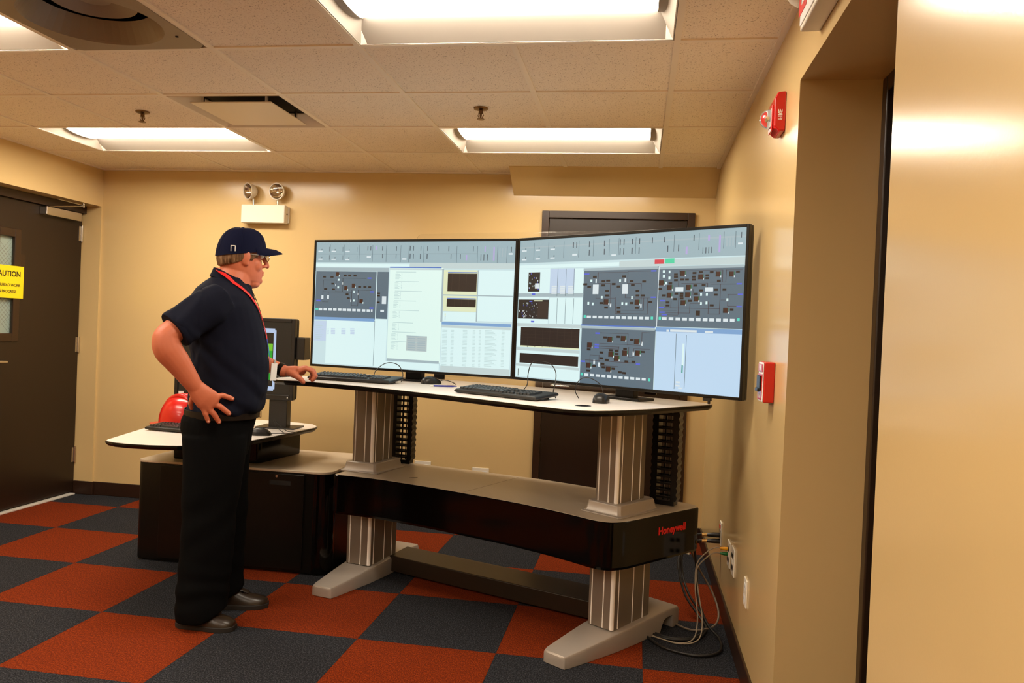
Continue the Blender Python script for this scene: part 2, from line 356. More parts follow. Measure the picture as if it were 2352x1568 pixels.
# ---------------------------------------------------------------- ceiling fittings
def ceiling_light(cx, cy, label):
    t = thing('ceiling_light', label, 'ceiling light', (cx, cy, ZC), group='recessed fluorescent ceiling lights')
    W, D = T-.014, T/2-.014        # half length, half depth
    hb = MB()                       # housing: outer box above the ceiling, open below
    hb.box(-W, -D, .10, W, D, .11).box(-W, -D, .0, -W+.004, D, .11).box(W-.004, -D, .0, W, D, .11).box(-W+.004, -D, .0, W-.004, -D+.004, .11).box(-W+.004, D-.004, .0, W-.004, D, .11)
    obj('housing', hb, X['refl'], t)
    for s in (-1, 1):
        pr = []
        for k in range(7):
            q = k/6; pr.append((D-.006-(D-.158)*q, .002+.052*q))
        rings = [[(x, s*y, z) for y, z in pr]+[(x, s*(y+.0), z+.004) for y, z in pr[::-1]] for x in (-W+.03, W-.03)]
        obj('reflector_wing', MB().loft(rings), X['refl'], t, smooth=True)
        e = MB(); x0 = s*(W-.005); x1 = s*(W-.055)
        e.add([(x0,-D+.006,.002),(x0,D-.006,.002),(x1,.15,.054),(x1,-.15,.054),(x0,-D+.006,.006),(x0,D-.006,.006),(x1,.15,.058),(x1,-.15,.058)], [(0,1,2,3),(7,6,5,4),(0,1,5,4),(1,2,6,5),(2,3,7,6),(3,0,4,7)])
        obj('end_reflector', e, X['refl'], t)
        pr = [(.152*math.cos(a), .056-.027*math.sin(a)) for a in [PI*k/14 for k in range(15)]]
        xa, xb = s*(W-.062), s*(W-.03)
        obj('end_bracket', MB().loft([[(x, y*1.03, z-.002) for y, z in pr]+[(x, -.15, .095), (x, .15, .095)] for x in (xa, xb)]), X['endcap'], t)
    pr = [(.15*math.cos(a), .056-.025*math.sin(a)) for a in [PI*k/20 for k in range(21)]]
    obj('lens', MB().loft([[(x, y, z) for y, z in pr]+[(x, -.15, .09), (x, .15, .09)] for x in (-W+.062, W-.062)]), X['lens'], t, smooth=True)
    return t
for (a_, b_), lb in {(0,0):'recessed fluorescent light nearest overhead, cut by the top of the picture', (0,3):'far recessed fluorescent light above the right hand screen', (-4,0):'recessed fluorescent light beside the round diffuser at upper left', (-4,3):'far recessed fluorescent light above the brown door and cap',
    (0,-4):'added fluorescent light behind the viewer, placed to brighten the right doorway recess', (-4,-3):'recessed fluorescent light over the left of the room behind the viewer', (0,-7):'rearmost recessed fluorescent light on the right', (-4,-6):'rearmost recessed fluorescent light on the left'}.items():  # nearer right light behind the viewer is added, set for the recess's brightness
    ceiling_light(CX+(a_+1)*T, CY+(b_+.5)*T, lb)
# square plaque diffuser
pd = thing('square_ceiling_diffuser', 'square air diffuser with a dropped plate and dark slot in the ceiling', 'air vent', (CX-1.5*T, CY+2.5*T, ZC))
h = T/2-.012
fr = MB()
for k in range(4):
    R = Matrix.Rotation(k*PI/2, 4, 'Z')
    v = [(-h,-h,-.004),(h,-h,-.004),(h-.07,-h+.07,.05),(-h+.07,-h+.07,.05),(-h,-h,.0),(h,-h,.0),(h-.07,-h+.07,.056),(-h+.07,-h+.07,.056)]
    fr.add([tuple(R @ Vector(p)) for p in v], [(0,1,2,3),(7,6,5,4),(0,1,5,4),(1,2,6,5),(2,3,7,6),(3,0,4,7)])
obj('flared_frame', fr, X['diff'], pd)
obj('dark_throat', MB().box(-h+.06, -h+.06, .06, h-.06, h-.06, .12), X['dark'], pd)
obj('plate', MB().box(-.215, -.215, -.012, .215, .215, -.006), X['diff'], pd, bevel=.003)
for sx in (-1, 1):
    for sy in (-1, 1): obj('hanger', MB().box(sx*.17-.006, sy*.17-.006, -.006, sx*.17+.006, sy*.17+.006, .06), X['chrome'], pd)
# round diffuser
rd_ = thing('round_ceiling_diffuser', 'grey square panel with a round recessed air cone at upper left', 'air vent', (CX-1.5*T, CY+.5*T, ZC))
n = 48; sq = []
for k in range(n):
    a = 2*PI*(k+.5)/n; c, s = math.cos(a), math.sin(a); q = h/max(abs(c), abs(s)); sq.append((q*c, q*s))
def rg(r, z): return [(r*math.cos(2*PI*(k+.5)/n), r*math.sin(2*PI*(k+.5)/n), z) for k in range(n)]
obj('panel', MB().loft([[(x, y, -.003) for x, y in sq], rg(.245, -.003), rg(.24, .004), rg(.20, .075), rg(.205, .077), rg(.25, .006), [(x, y, .003) for x, y in sq]], caps=False), X['diff2'], rd_)
obj('outer_cone', MB().loft([rg(.15, .066), rg(.09, .098), rg(.08, .10), rg(.14, .068)], caps=False), X['diff2'], rd_, smooth=True)
obj('inner_cone', MB().loft([rg(.06, .08), rg(.035, .10), rg(.012, .102)]), X['diff2'], rd_, smooth=True)
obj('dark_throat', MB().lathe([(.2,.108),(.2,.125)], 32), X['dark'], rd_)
obj('screw', MB().lathe([(.006,-.006),(.006,-.002)], 10, Matrix.Translation((.24, .16, 0))), X['dark'], rd_)
def sprinkler(x, y, label):
    t = thing('sprinkler_head', label, 'sprinkler', (x, y, ZC), group='ceiling sprinkler heads')
    obj('escutcheon', MB().lathe([(.012,.004),(.036,.003),(.034,-.004),(.014,-.010),(.010,-.010)], 20), X['bronze'], t, smooth=True)
    obj('body', MB().lathe([(.010,-.006),(.010,-.024),(.006,-.026),(.004,-.046)], 12), X['bronze'], t, smooth=True)
    for s in (-1, 1): obj('frame_arm', MB().tube([(s*.010,0,-.020),(s*.014,0,-.034),(s*.004,0,-.050)], .0022, 6), X['bronze'], t)
    obj('deflector', MB().lathe([(.018,-.050),(.019,-.053),(.003,-.053)], 16), X['bronze'], t)
sprinkler(-2.649, 3.88, 'ceiling sprinkler head left of the square diffuser')
sprinkler(-.807, 3.835, 'ceiling sprinkler head near the right hand fluorescent lights')

# ---------------------------------------------------------------- wall fittings
el = thing('emergency_light', 'white emergency light box with two round lamp heads on the back wall', 'emergency light', (-2.685, YB, 2.12))
obj('box', MB().box(-.165, -.075, -.063, .165, -.012, .065).box(-.15, -.012, -.055, .172, 0, .06), X['whitep'], el, bevel=.004)
obj('test_button', MB().lathe([(.006,0),(.006,.004)], 10, frame((.165, -.035, .005), (0,1,0), (0,0,1))), X['dark'], el)
for x, rz, rx in ((-.115, -.55, .25), (.098, -.1, .2)):
    hd = Matrix.Translation((x, -.05, .165)) @ Matrix.Rotation(rz, 4, 'Z') @ Matrix.Rotation(PI/2+rx*.4, 4, 'X')
    hh = obj('lamp_head', MB().lathe([(.01,-.05),(.034,-.042),(.052,-.015),(.058,.012),(.060,.02),(.054,.02),(.05,.0),(.02,-.03)], 28, hd), X['whitep'], el, smooth=True)
    obj('reflector', MB().lathe([(.004,-.028),(.03,-.02),(.046,-.002),(.053,.014),(.052,.015),(.045,0),(.029,-.017),(.004,-.024)], 28, hd), X['mirror'], hh, smooth=True)
    obj('bulb', MB().ball((0,0,0), (.009,.009,.012), m=None), X['shine'], hh, smooth=True, mw=hd @ Matrix.Translation((0,0,-.006)))
    obj('lens', MB().lathe([(.004,.019),(.035,.018),(.054,.014),(.054,.016),(.035,.0205),(.004,.0215)], 28, hd), X['clear'], hh, smooth=True)
    obj('stem', MB().tube([(x+(.03 if x < 0 else .0), -.045, .063), (x+(.025 if x < 0 else 0), -.045, .112)], .008, 10), X['chrome'], el, smooth=True)
def wall_r(y, z): return (XR, y, z)
ex = thing('exit_sign', 'white exit sign box with red lettering and lamp heads above the recess', 'exit sign', (XR, 2.19, 2.325))
obj('box', MB().box(-.055, -.16, -.094, -.0, .16, .1), X['whitep'], ex, bevel=.005)
obj('face', MB().box(-.058, -.15, -.082, -.055, .15, .088), X['paper'], ex, bevel=.002)
put('lettering', text_mesh('EXIT', .165, .0006, bold=.004), X['redink'], ex, frame((-.0586, 0, .0), (0,-1,0), (0,0,1)))
for s in (-1, 1):
    hd = frame((-.05, s*.205, .045), (0, 1, .15), (.35, .0, 1)) @ Matrix.Rotation(0, 4, 'Z')
    hh = obj('lamp_head', MB().lathe([(.008,-.04),(.03,-.032),(.044,-.008),(.047,.014),(.043,.015),(.03,-.01),(.008,-.02)], 24, hd), X['whitep'], ex, smooth=True)
    obj('lens', MB().lathe([(.003,.024),(.03,.02),(.044,.014),(.044,.012),(.03,.017),(.003,.02)], 24, hd), X['clear'], hh, smooth=True)
    obj('arm', MB().tube([(-.03, s*.155, .04), (-.03, s*.19, .045)], .009, 8), X['whitep'], ex)
st = thing('fire_alarm_strobe', 'red fire alarm strobe with a clear domed lens high on the right wall', 'fire alarm', (XR, 2.905, 2.147))
prof = [(0,-.066),(-.022,-.066),(-.038,-.05),(-.04,.045),(-.028,.07),(0,.072)]
obj('body', MB().loft([[(x, y, z) for x, z in prof] for y in (-.056, -.05, .05, .056)]), X['redp'], st, bevel=.006, seg=3)
obj('lens_frame', MB().box(-.044, -.034, -.06, -.039, .034, .03), X['redp'], st, bevel=.002)
obj('lens_backing', MB().box(-.0455, -.03, -.042, -.044, .03, .018), X['paper'], st)
obj('lens', MB().ball((-.046, 0, -.012), (.034, .03, .034)), X['clear'], st, smooth=True)
obj('flash_tube', MB().tube([(-.05, -.012, -.012), (-.05, .012, -.012)], .005, 8), X['shine'], st)
put('lettering', text_mesh('FIRE', .02, .0003, bold=.0003), X['paper'], st, frame((-.02, -.0566, -.01), (0,0,1), (1,0,0)))
ps = thing('fire_pull_station', 'small red fire alarm pull station box on the right wall', 'fire alarm', (XR, 2.885, 1.216))
obj('body', MB().box(-.036, -.054, -.07, 0, .054, .07), X['redp'], ps, bevel=.005)
fc = obj('face_plate', MB().box(-.040, -.050, -.068, -.036, .050, .068), X['paper'], ps, bevel=.002)
obj('upper_panel', MB().box(-.042, -.044, .036, -.040, .044, .062), X['redp'], fc)
obj('lower_panel', MB().box(-.042, -.044, -.062, -.040, .044, .028), X['redp'], fc)
put('lettering', text_mesh('FIRE', .026, .0003, bold=.001), X['paper'], ps, frame((-.0424, 0, .049), (0,-1,0), (0,0,1)))
put('lettering', text_mesh('PULL', .016, .0003, bold=.0006), X['paper'], ps, frame((-.0424, 0, -.05), (0,-1,0), (0,0,1)))
obj('pull_handle', MB().box(-.048, -.034, -.03, -.042, .034, .022).box(-.054, -.03, -.034, -.046, .03, -.022), X['black'], ps, bevel=.002)
def plate(name, label, y, z, w, hgt, kind, loc=None, rot=0):
    t = thing(name, label, 'wall plate', (XR, y, z), rot)
    if loc: t.location = loc; PM[t] = Matrix.Translation(loc) @ Matrix.Rotation(rot, 4, 'Z')
    obj('plate', MB().box(-.006, -w/2, -hgt/2, 0, w/2, hgt/2), X['whitep'], t, bevel=.002)
    if kind == 'outlet':
        for s in (-1, 1):
            so_ = obj('socket', MB().box(-.0075, -.017+(s*.028 if w > hgt else 0), -.014+(0 if w > hgt else s*.024), -.006, .017+(s*.028 if w > hgt else 0), .014+(0 if w > hgt else s*.024)), X['paper'], t, bevel=.001)
            for q in (-.006, .006): obj('slot', MB().box(-.0078, q-.0012+(s*.028 if w > hgt else 0), -.005+(0 if w > hgt else s*.024), -.0074, q+.0012+(s*.028 if w > hgt else 0), .005+(0 if w > hgt else s*.024)), X['dark'], so_)
    elif kind == 'data':
        for r in range(3):
            for c in (-1, 1): obj('jack', MB().box(-.0085, c*.014-.009, (r-1)*.026-.009, -.006, c*.014+.009, (r-1)*.026+.009), X['black'] if (r+c) % 2 else X['whitep'], t, bevel=.001)
    return t
pa = plate('power_outlet', 'narrow wall plate with a red switch and two black plugs by the screen corner', 4.24, .355, .075, .118, 'none')
obj('red_switch', MB().box(-.011, -.012, .025, -.006, .012, .045), X['redp'], pa, bevel=.002)
obj('socket_strip', MB().box(-.0085, -.022, -.05, -.006, .022, .018), X['cableg'], pa, bevel=.001)
plate('data_outlet', 'white data wall plate where the yellow and green network plugs enter', 3.86, .35, .09, .118, 'data')
plate('data_outlet', 'white data wall plate just nearer than the one with plugs', 3.70, .36, .10, .122, 'data')
plate('power_outlet', 'lone white outlet nearest along the right wall', 3.275, .355, .075, .11, 'outlet')
plate('power_outlet', 'white outlet on the back wall just right of the left cable chain', 0, 0, .118, .072, 'outlet', (-1.455, YB, .385), PI/2)
plate('power_outlet', 'white outlet on the back wall above the middle of the trough', 0, 0, .118, .072, 'outlet', (-1.04, YB, .365), PI/2)

# ---------------------------------------------------------------- console desk
K = .951
top_poly = [(x*K, y*K) for x, y in [(-1.945,4.12),(-1.935,4.04),(-1.90,3.99),(-1.84,3.972),(-1.76,3.968),(-1.65,3.945),(-1.53,3.905),(-1.41,3.866),(-1.29,3.812),(-1.18,3.756),(-.93,3.625),(-.69,3.488),(-.474,3.351),(-.36,3.276),(-.29,3.238),(-.224,3.226),(-.16,3.236),(-.10,3.278),(-.04,3.335),(.076,3.465),(.278,3.747),(.348,3.84),(.362,3.885),(.345,3.93),(.29,3.965),(.14,4.06),(-.25,4.29),(-.60,4.46),(-1.1,4.64),(-1.66,4.78),(-1.74,4.76),(-1.79,4.70)]]
top_poly = ccw(top_poly)
dz = 1.065
cd = thing('console_desk', 'height adjustable curved operator console desk with white top and silver columns', 'desk', (-.75, 3.85, 0))
def D(n, mb, m, par=None, **k): return obj(n, mb, m, par or cd, world=True, **k)
dt = D('desktop', MB().prism(inset(top_poly, .004), dz-.006, dz), X['white'], bevel=.002)
D('desktop_edge', MB().loft([[(x, y, z) for x, y in inset(top_poly, d)] for d, z in ((.0,dz-.003),(.0,dz-.014),(.012,dz-.026),(.05,dz-.027))]), X['satin'], dt)
D('inset_badge', MB().lathe([(.034,.0),(.034,.0012),(.030,.0016)], 28, Matrix.Translation((-.21, 3.245, dz))), X['gloss'])
UNITS = []
for cx_, cy_, ang, w_, d_ in ((-1.392, 4.183, math.radians(-13.8), .146, .276), (-.034, 3.599, math.radians(-34), .134, .288)):
    M = Matrix.Translation((cx_, cy_, 0)) @ Matrix.Rotation(ang, 4, 'Z'); UNITS.append(M)
    def L(mb): mb.v = [tuple(M @ Vector(p)) for p in mb.v]; return mb
    # foot: sections along its length (y, half width, top, bottom)
    secs = [(-.452,.040,.046,.002),(-.446,.056,.052,.0),(-.42,.064,.056,.0),(-.30,.078,.066,.0),(-.14,.094,.080,.0),(.0,.098,.088,.0),(.15,.098,.093,.0),(.195,.098,.095,.0),(.21,.098,.096,.03),(.225,.098,.096,.052),(.25,.097,.096,.058),(.30,.096,.094,.058),(.305,.096,.094,.0),(.355,.094,.090,.0),(.366,.09,.08,.004)]
    ft = MB(); R = []
    for y, hw, zt, zb in secs:
        r_ = min(.012, (zt-zb)*.3)
        R.append([(-hw,y,zb),(hw,y,zb),(hw,y,zt-r_),(hw-r_*.3,y,zt-r_*.3),(hw-r_,y,zt),(-hw+r_,y,zt),(-hw+r_*.3,y,zt-r_*.3),(-hw,y,zt-r_)])
    ft.loft(R)
    foot = D('foot', L(ft), X['alu2'], bevel=.004)
    def column(x0, y0, x1, y1, z0, z1, name):
        rr_ = .009; pts = []
        for cxx, cyy, a0 in ((x1-rr_,y0+rr_,-PI/2),(x1-rr_,y1-rr_,0),(x0+rr_,y1-rr_,PI/2),(x0+rr_,y0+rr_,PI)):
            for k in range(6): a = a0+k*PI/10; pts.append((cxx+rr_*math.cos(a), cyy+rr_*math.sin(a)))
        c = D(name, L(MB().prism(pts, z0, z1)), X['alu'], smooth=True)  # white strips paint in the bright glints along the column corner and grooves
        D('corner_glint_strip', L(MB().lathe([(rr_+.0015, z0+.001), (rr_+.0015, z1-.001)], 20, Matrix.Translation((x1-rr_, y0+rr_, 0)))), X['strip'], c, smooth=True)
        for fx in (.15, .62):
            D('groove_glint_strip', L(MB().lathe([(.0028, z0+.001), (.0028, z1-.001)], 10, Matrix.Translation((x0+(x1-x0)*fx, y0, 0)))), X['strip'], c, smooth=True)
        for fy in (.14, .52, .80):
            D('groove_glint_strip', L(MB().lathe([(.0026, z0+.001), (.0026, z1-.001)], 10, Matrix.Translation((x1, y0+(y1-y0)*fy, 0)))), X['strip'], c, smooth=True)
        return c
    column(-w_/2, -d_/2, w_/2, d_/2, .085, .44, 'lower_column')
    column(-w_/2+.006, -d_/2+.012, w_/2-.012, d_/2-.06, .56, dz-.028, 'upper_column')
    cb = MB(); R = []
    for z, e in ((.578,.052),(.584,.052),(.586,.042),(.594,.036),(.626,.030),(.630,.026)):
        x0, x1, y0, y1 = -w_/2-e+.01, w_/2+e-.01, -d_/2-e+.02, d_/2+e-.05
        q = .012; R.append([(x0+q,y0,z),(x1-q,y0,z),(x1,y0+q,z),(x1,y1-q,z),(x1-q,y1,z),(x0+q,y1,z),(x0,y1-q,z),(x0,y0+q,z)])
    cb.loft(R)
    D('column_collar', L(cb), X['alu2'], bevel=.002)
    D('desk_bracket', L(MB().box(-.10,-.16,dz-.045,.10,.36,dz-.028)), X['satin'])
# trough shelf with gloss fascia
sh = [(-1.525,3.94),(-1.50,3.928),(-1.45,3.922),(-1.32,3.898),(-1.196,3.862),(-.95,3.772),(-.708,3.668),(-.54,3.592),(-.38,3.505),(-.27,3.437),(-.178,3.372),(-.13,3.345),(-.09,3.338),(-.05,3.352),(.004,3.40),(.135,3.561),(.285,3.745),(.302,3.775),(.30,3.81),(.27,3.84),(.12,3.925),(-.17,4.06),(-.475,4.195),(-.85,4.31),(-1.241,4.42),(-1.40,4.45),(-1.44,4.40)]
sh = ccw(sh)
ts = D('trough_shelf', MB().prism(sh, .562, .578), X['shelf'], bevel=.003)
D('shelf_seam', MB().limb([(-.795, 3.715, .5775), (-.60, 4.2, .5775)], [.0015,.0015], [.0012,.0012], n=6), X['cableg'], ts)
D('trough_body', MB().prism(inset(sh, .045), .40, .561), X['satin'])
front = [p for p in sh]
ks = min(range(len(front)), key=lambda k: abs(front[k][0]+1.525)+abs(front[k][1]-3.94)); ke = min(range(len(front)), key=lambda k: abs(front[k][0]-.302)+abs(front[k][1]-3.775))
seq = front[ks:ke+1] if ks <= ke else front[ks:]+front[:ke+1]
fi = []; P_ = [Vector(p) for p in seq]
dense = [(v.x, v.y) for v in smooth_path([(x, y, 0) for x, y in seq], 4)]
nrm = []
for k in range(len(dense)):
    a = Vector(dense[max(k-1,0)]); b2 = Vector(dense[min(k+1,len(dense)-1)]); e = (b2-a).normalized(); nrm.append(Vector((e.y, -e.x)))
def fz(k): return .375 if True else 0
rings = []
for k, (q, nn) in enumerate(zip(dense, nrm)):
    q = Vector(q); o_ = q+nn*.006; i_ = q-nn*.012
    zb = .375
    rings.append([(o_.x,o_.y,.574),(o_.x,o_.y,zb+.012),((o_.x*.7+i_.x*.3),(o_.y*.7+i_.y*.3),zb),(i_.x,i_.y,zb),(i_.x,i_.y,.561),((o_.x*.8+i_.x*.2),(o_.y*.8+i_.y*.2),.577)])
fa = D('fascia', MB().loft(rings), X['gloss'], smooth=True)
fa.data.set_sharp_from_angle(angle=.35)
q0, q1 = Vector((.004,3.40)), Vector((.285,3.745)); ed = (q1-q0).normalized(); nn = Vector((ed.y,-ed.x))
mid = q0.lerp(q1, .63)+nn*.0068
put('brand_lettering', text_mesh('Honeywell', .046, .0003, bold=.0016), X['redink'], cd, PM[cd].inverted() @ frame((mid.x, mid.y, .505), (ed.x, ed.y, 0), (0,0,1)))
for q in ((-1.03,3.86),(-.105,3.52)):
    pass
D('cable_slot', MB().limb([(-1.135,3.975,.5775),(-1.10,4.0,.5775)], [.004,.004], [.0016,.0016], n=8), X['dark'], ts)
D('cross_beam', MB().prism(ccw([(-1.30,4.215),(-.15,3.755),(-.09,3.98),(-1.26,4.42)]), .012, .098), X['brownbeam'], bevel=.006)
for (bx, by), M in (((-1.302, 4.405), UNITS[0]), ((.155, 3.79), UNITS[1])):
    ang = M.to_euler().z
    Mc = Matrix.Translation((bx, by, 0)) @ Matrix.Rotation(ang+ (.12 if bx < -1 else .25), 4, 'Z')
    sp = MB().box(-.052,-.03,.579,.052,.03,.60).box(-.052,-.03,dz-.05,.052,.03,dz-.028).box(-.012,-.003,.60,-.004,.003,dz-.05).box(.014,-.003,.60,.018,.003,dz-.05)
    sp.v = [tuple(Mc @ Vector(p)) for p in sp.v]
    chain = D('cable_chain', sp, X['satin'])
    lk = MB()
    for s in (-1, 1):
        lk.add([(s*.060,-.03,-.0165),(s*.066,-.03,0),(s*.060,-.03,.0165),(s*.034,-.03,.0165),(s*.034,-.03,-.0165),(s*.060,.03,-.0165),(s*.066,.03,0),(s*.060,.03,.0165),(s*.034,.03,.0165),(s*.034,.03,-.0165)],
               [(0,1,2,3,4),(9,8,7,6,5),(0,1,6,5),(1,2,7,6),(2,3,8,7),(3,4,9,8),(4,0,5,9)])
    lk.box(-.035,-.03,-.0045,.035,-.026,.0045).box(-.035,.026,-.0045,.035,.03,.0045)
    lme = lk.mesh('chain_link'); lme.materials.append(X['satin'])
    nl = 13
    for k in range(nl):
        put('chain_link', lme, None, chain, PM[cd].inverted() @ Mc @ Matrix.Translation((0,0,.60+(dz-.05-.60)*(k+.5)/nl)))

# ---------------------------------------------------------------- large screens
PAL = {'m':(84,106,120),'w':(214,226,230),'t':(160,180,186),'W':(216,242,242),'g':(190,208,208),'b':(118,160,205),'s':(188,208,230),'d':(96,116,126),'G':(222,246,238),'B':(70,110,190),'y':(220,228,190),'k':(24,14,12),'q':(178,192,192),'r':(54,20,12),'u':(78,96,210),'c':(80,214,190),'x':(44,34,30),'e':(178,206,206),'D':(64,78,90),'p':(176,164,214),'R':(208,58,72),'C':(70,206,160),'v':(186,214,238),'n':(18,20,22),'k2':(58,44,50),'c2':(24,110,60),'c3':(40,150,130),
 'bg':(196,222,226),'bar':(150,176,184),'green':(20,160,40),'deep':(6,10,6),'rim':(176,196,226),'lime':(110,190,40),'deep2':(8,60,16)}
def picture(name, spec, base, w, h, parent, mw):
    """screen image: flat coloured fields stacked a hair apart on the panel"""
    v, f, c = [], [], []
    items = [(base, 0, 0, 1000, 1000)]+spec
    for k, (col, a, b_, c_, d_) in enumerate(items):
        x0, x1 = (a/1000-.5)*w, (c_/1000-.5)*w; z1, z0 = h*(.5-b_/1000), h*(.5-d_/1000); y = -.0002-k*.0000022
        n_ = len(v); v += [(x0,y,z0),(x1,y,z0),(x1,y,z1),(x0,y,z1)]; f.append((n_,n_+1,n_+2,n_+3)); c.append(lin(PAL[col]))
    me = bpy.data.meshes.new(name); me.from_pydata(v, [], f); me.update()
    at = me.color_attributes.new('Col', 'FLOAT_COLOR', 'CORNER')
    at.data.foreach_set('color', [x for q in c for _ in range(4) for x in (*q, 1.0)])
    o = put(name, me, X['screen'], parent, mw); o['kind'] = 'stuff'
    return o
def parse(s):
    out = []
    for q in s.split(';'):
        p = q.split(','); out.append((p[0], *map(int, p[1:])))
    return out
MW, MH, MZ, HX, HY = 1.235, .706, 1.116, -.612, 3.953
def large_display(ang, side, spec, label):
    c, s = math.cos(ang), math.sin(ang)
    cx_, cy_ = HX+side*MW/2*c, HY+side*MW/2*s
    t = thing('large_display', label, 'monitor', (cx_, cy_, MZ+MH/2), ang)
    w, h_ = MW/2-.001, MH/2
    bz = .013
    obj('bezel', MB().box(-w,-.006,-h_,-w+bz,.018,h_).box(w-bz,-.006,-h_,w,.018,h_).box(-w+bz,-.006,h_-bz,w-bz,.018,h_).box(-w+bz,-.006,-h_,w-bz,.018,-h_+bz), X['satin'], t, bevel=.002)
    obj('back_shell', MB().box(-w,.018,-h_,w,.040,h_).box(-w*.72,.040,-h_*.7,w*.72,.062,h_*.55), X['black'], t, bevel=.006)
    sc_ = obj('screen_panel', MB().box(-w+bz,-.001,-h_+bz,w-bz,.018,h_-bz), X['satin'], t)
    picture('screen_picture', [('bar',0,0,1000,165)]+spec, 'bg', 2*(w-bz), 2*(h_-bz), sc_, Matrix.Translation((0,-.0012,0)))
    obj('mount_plate', MB().box(-.12,.062,-.14,.12,.078,.14), X['satin'], t, bevel=.003)
    obj('mount_post', MB().box(-.05,.078,-h_-(MZ-dz),.05,.12,.1), X['satin'], t, bevel=.004)
    obj('post_base', MB().box(-.11,.03,-h_-(MZ-dz)+.0005,.11,.16,-h_-(MZ-dz)+.012), X['satin'], t, bevel=.003)
    return t
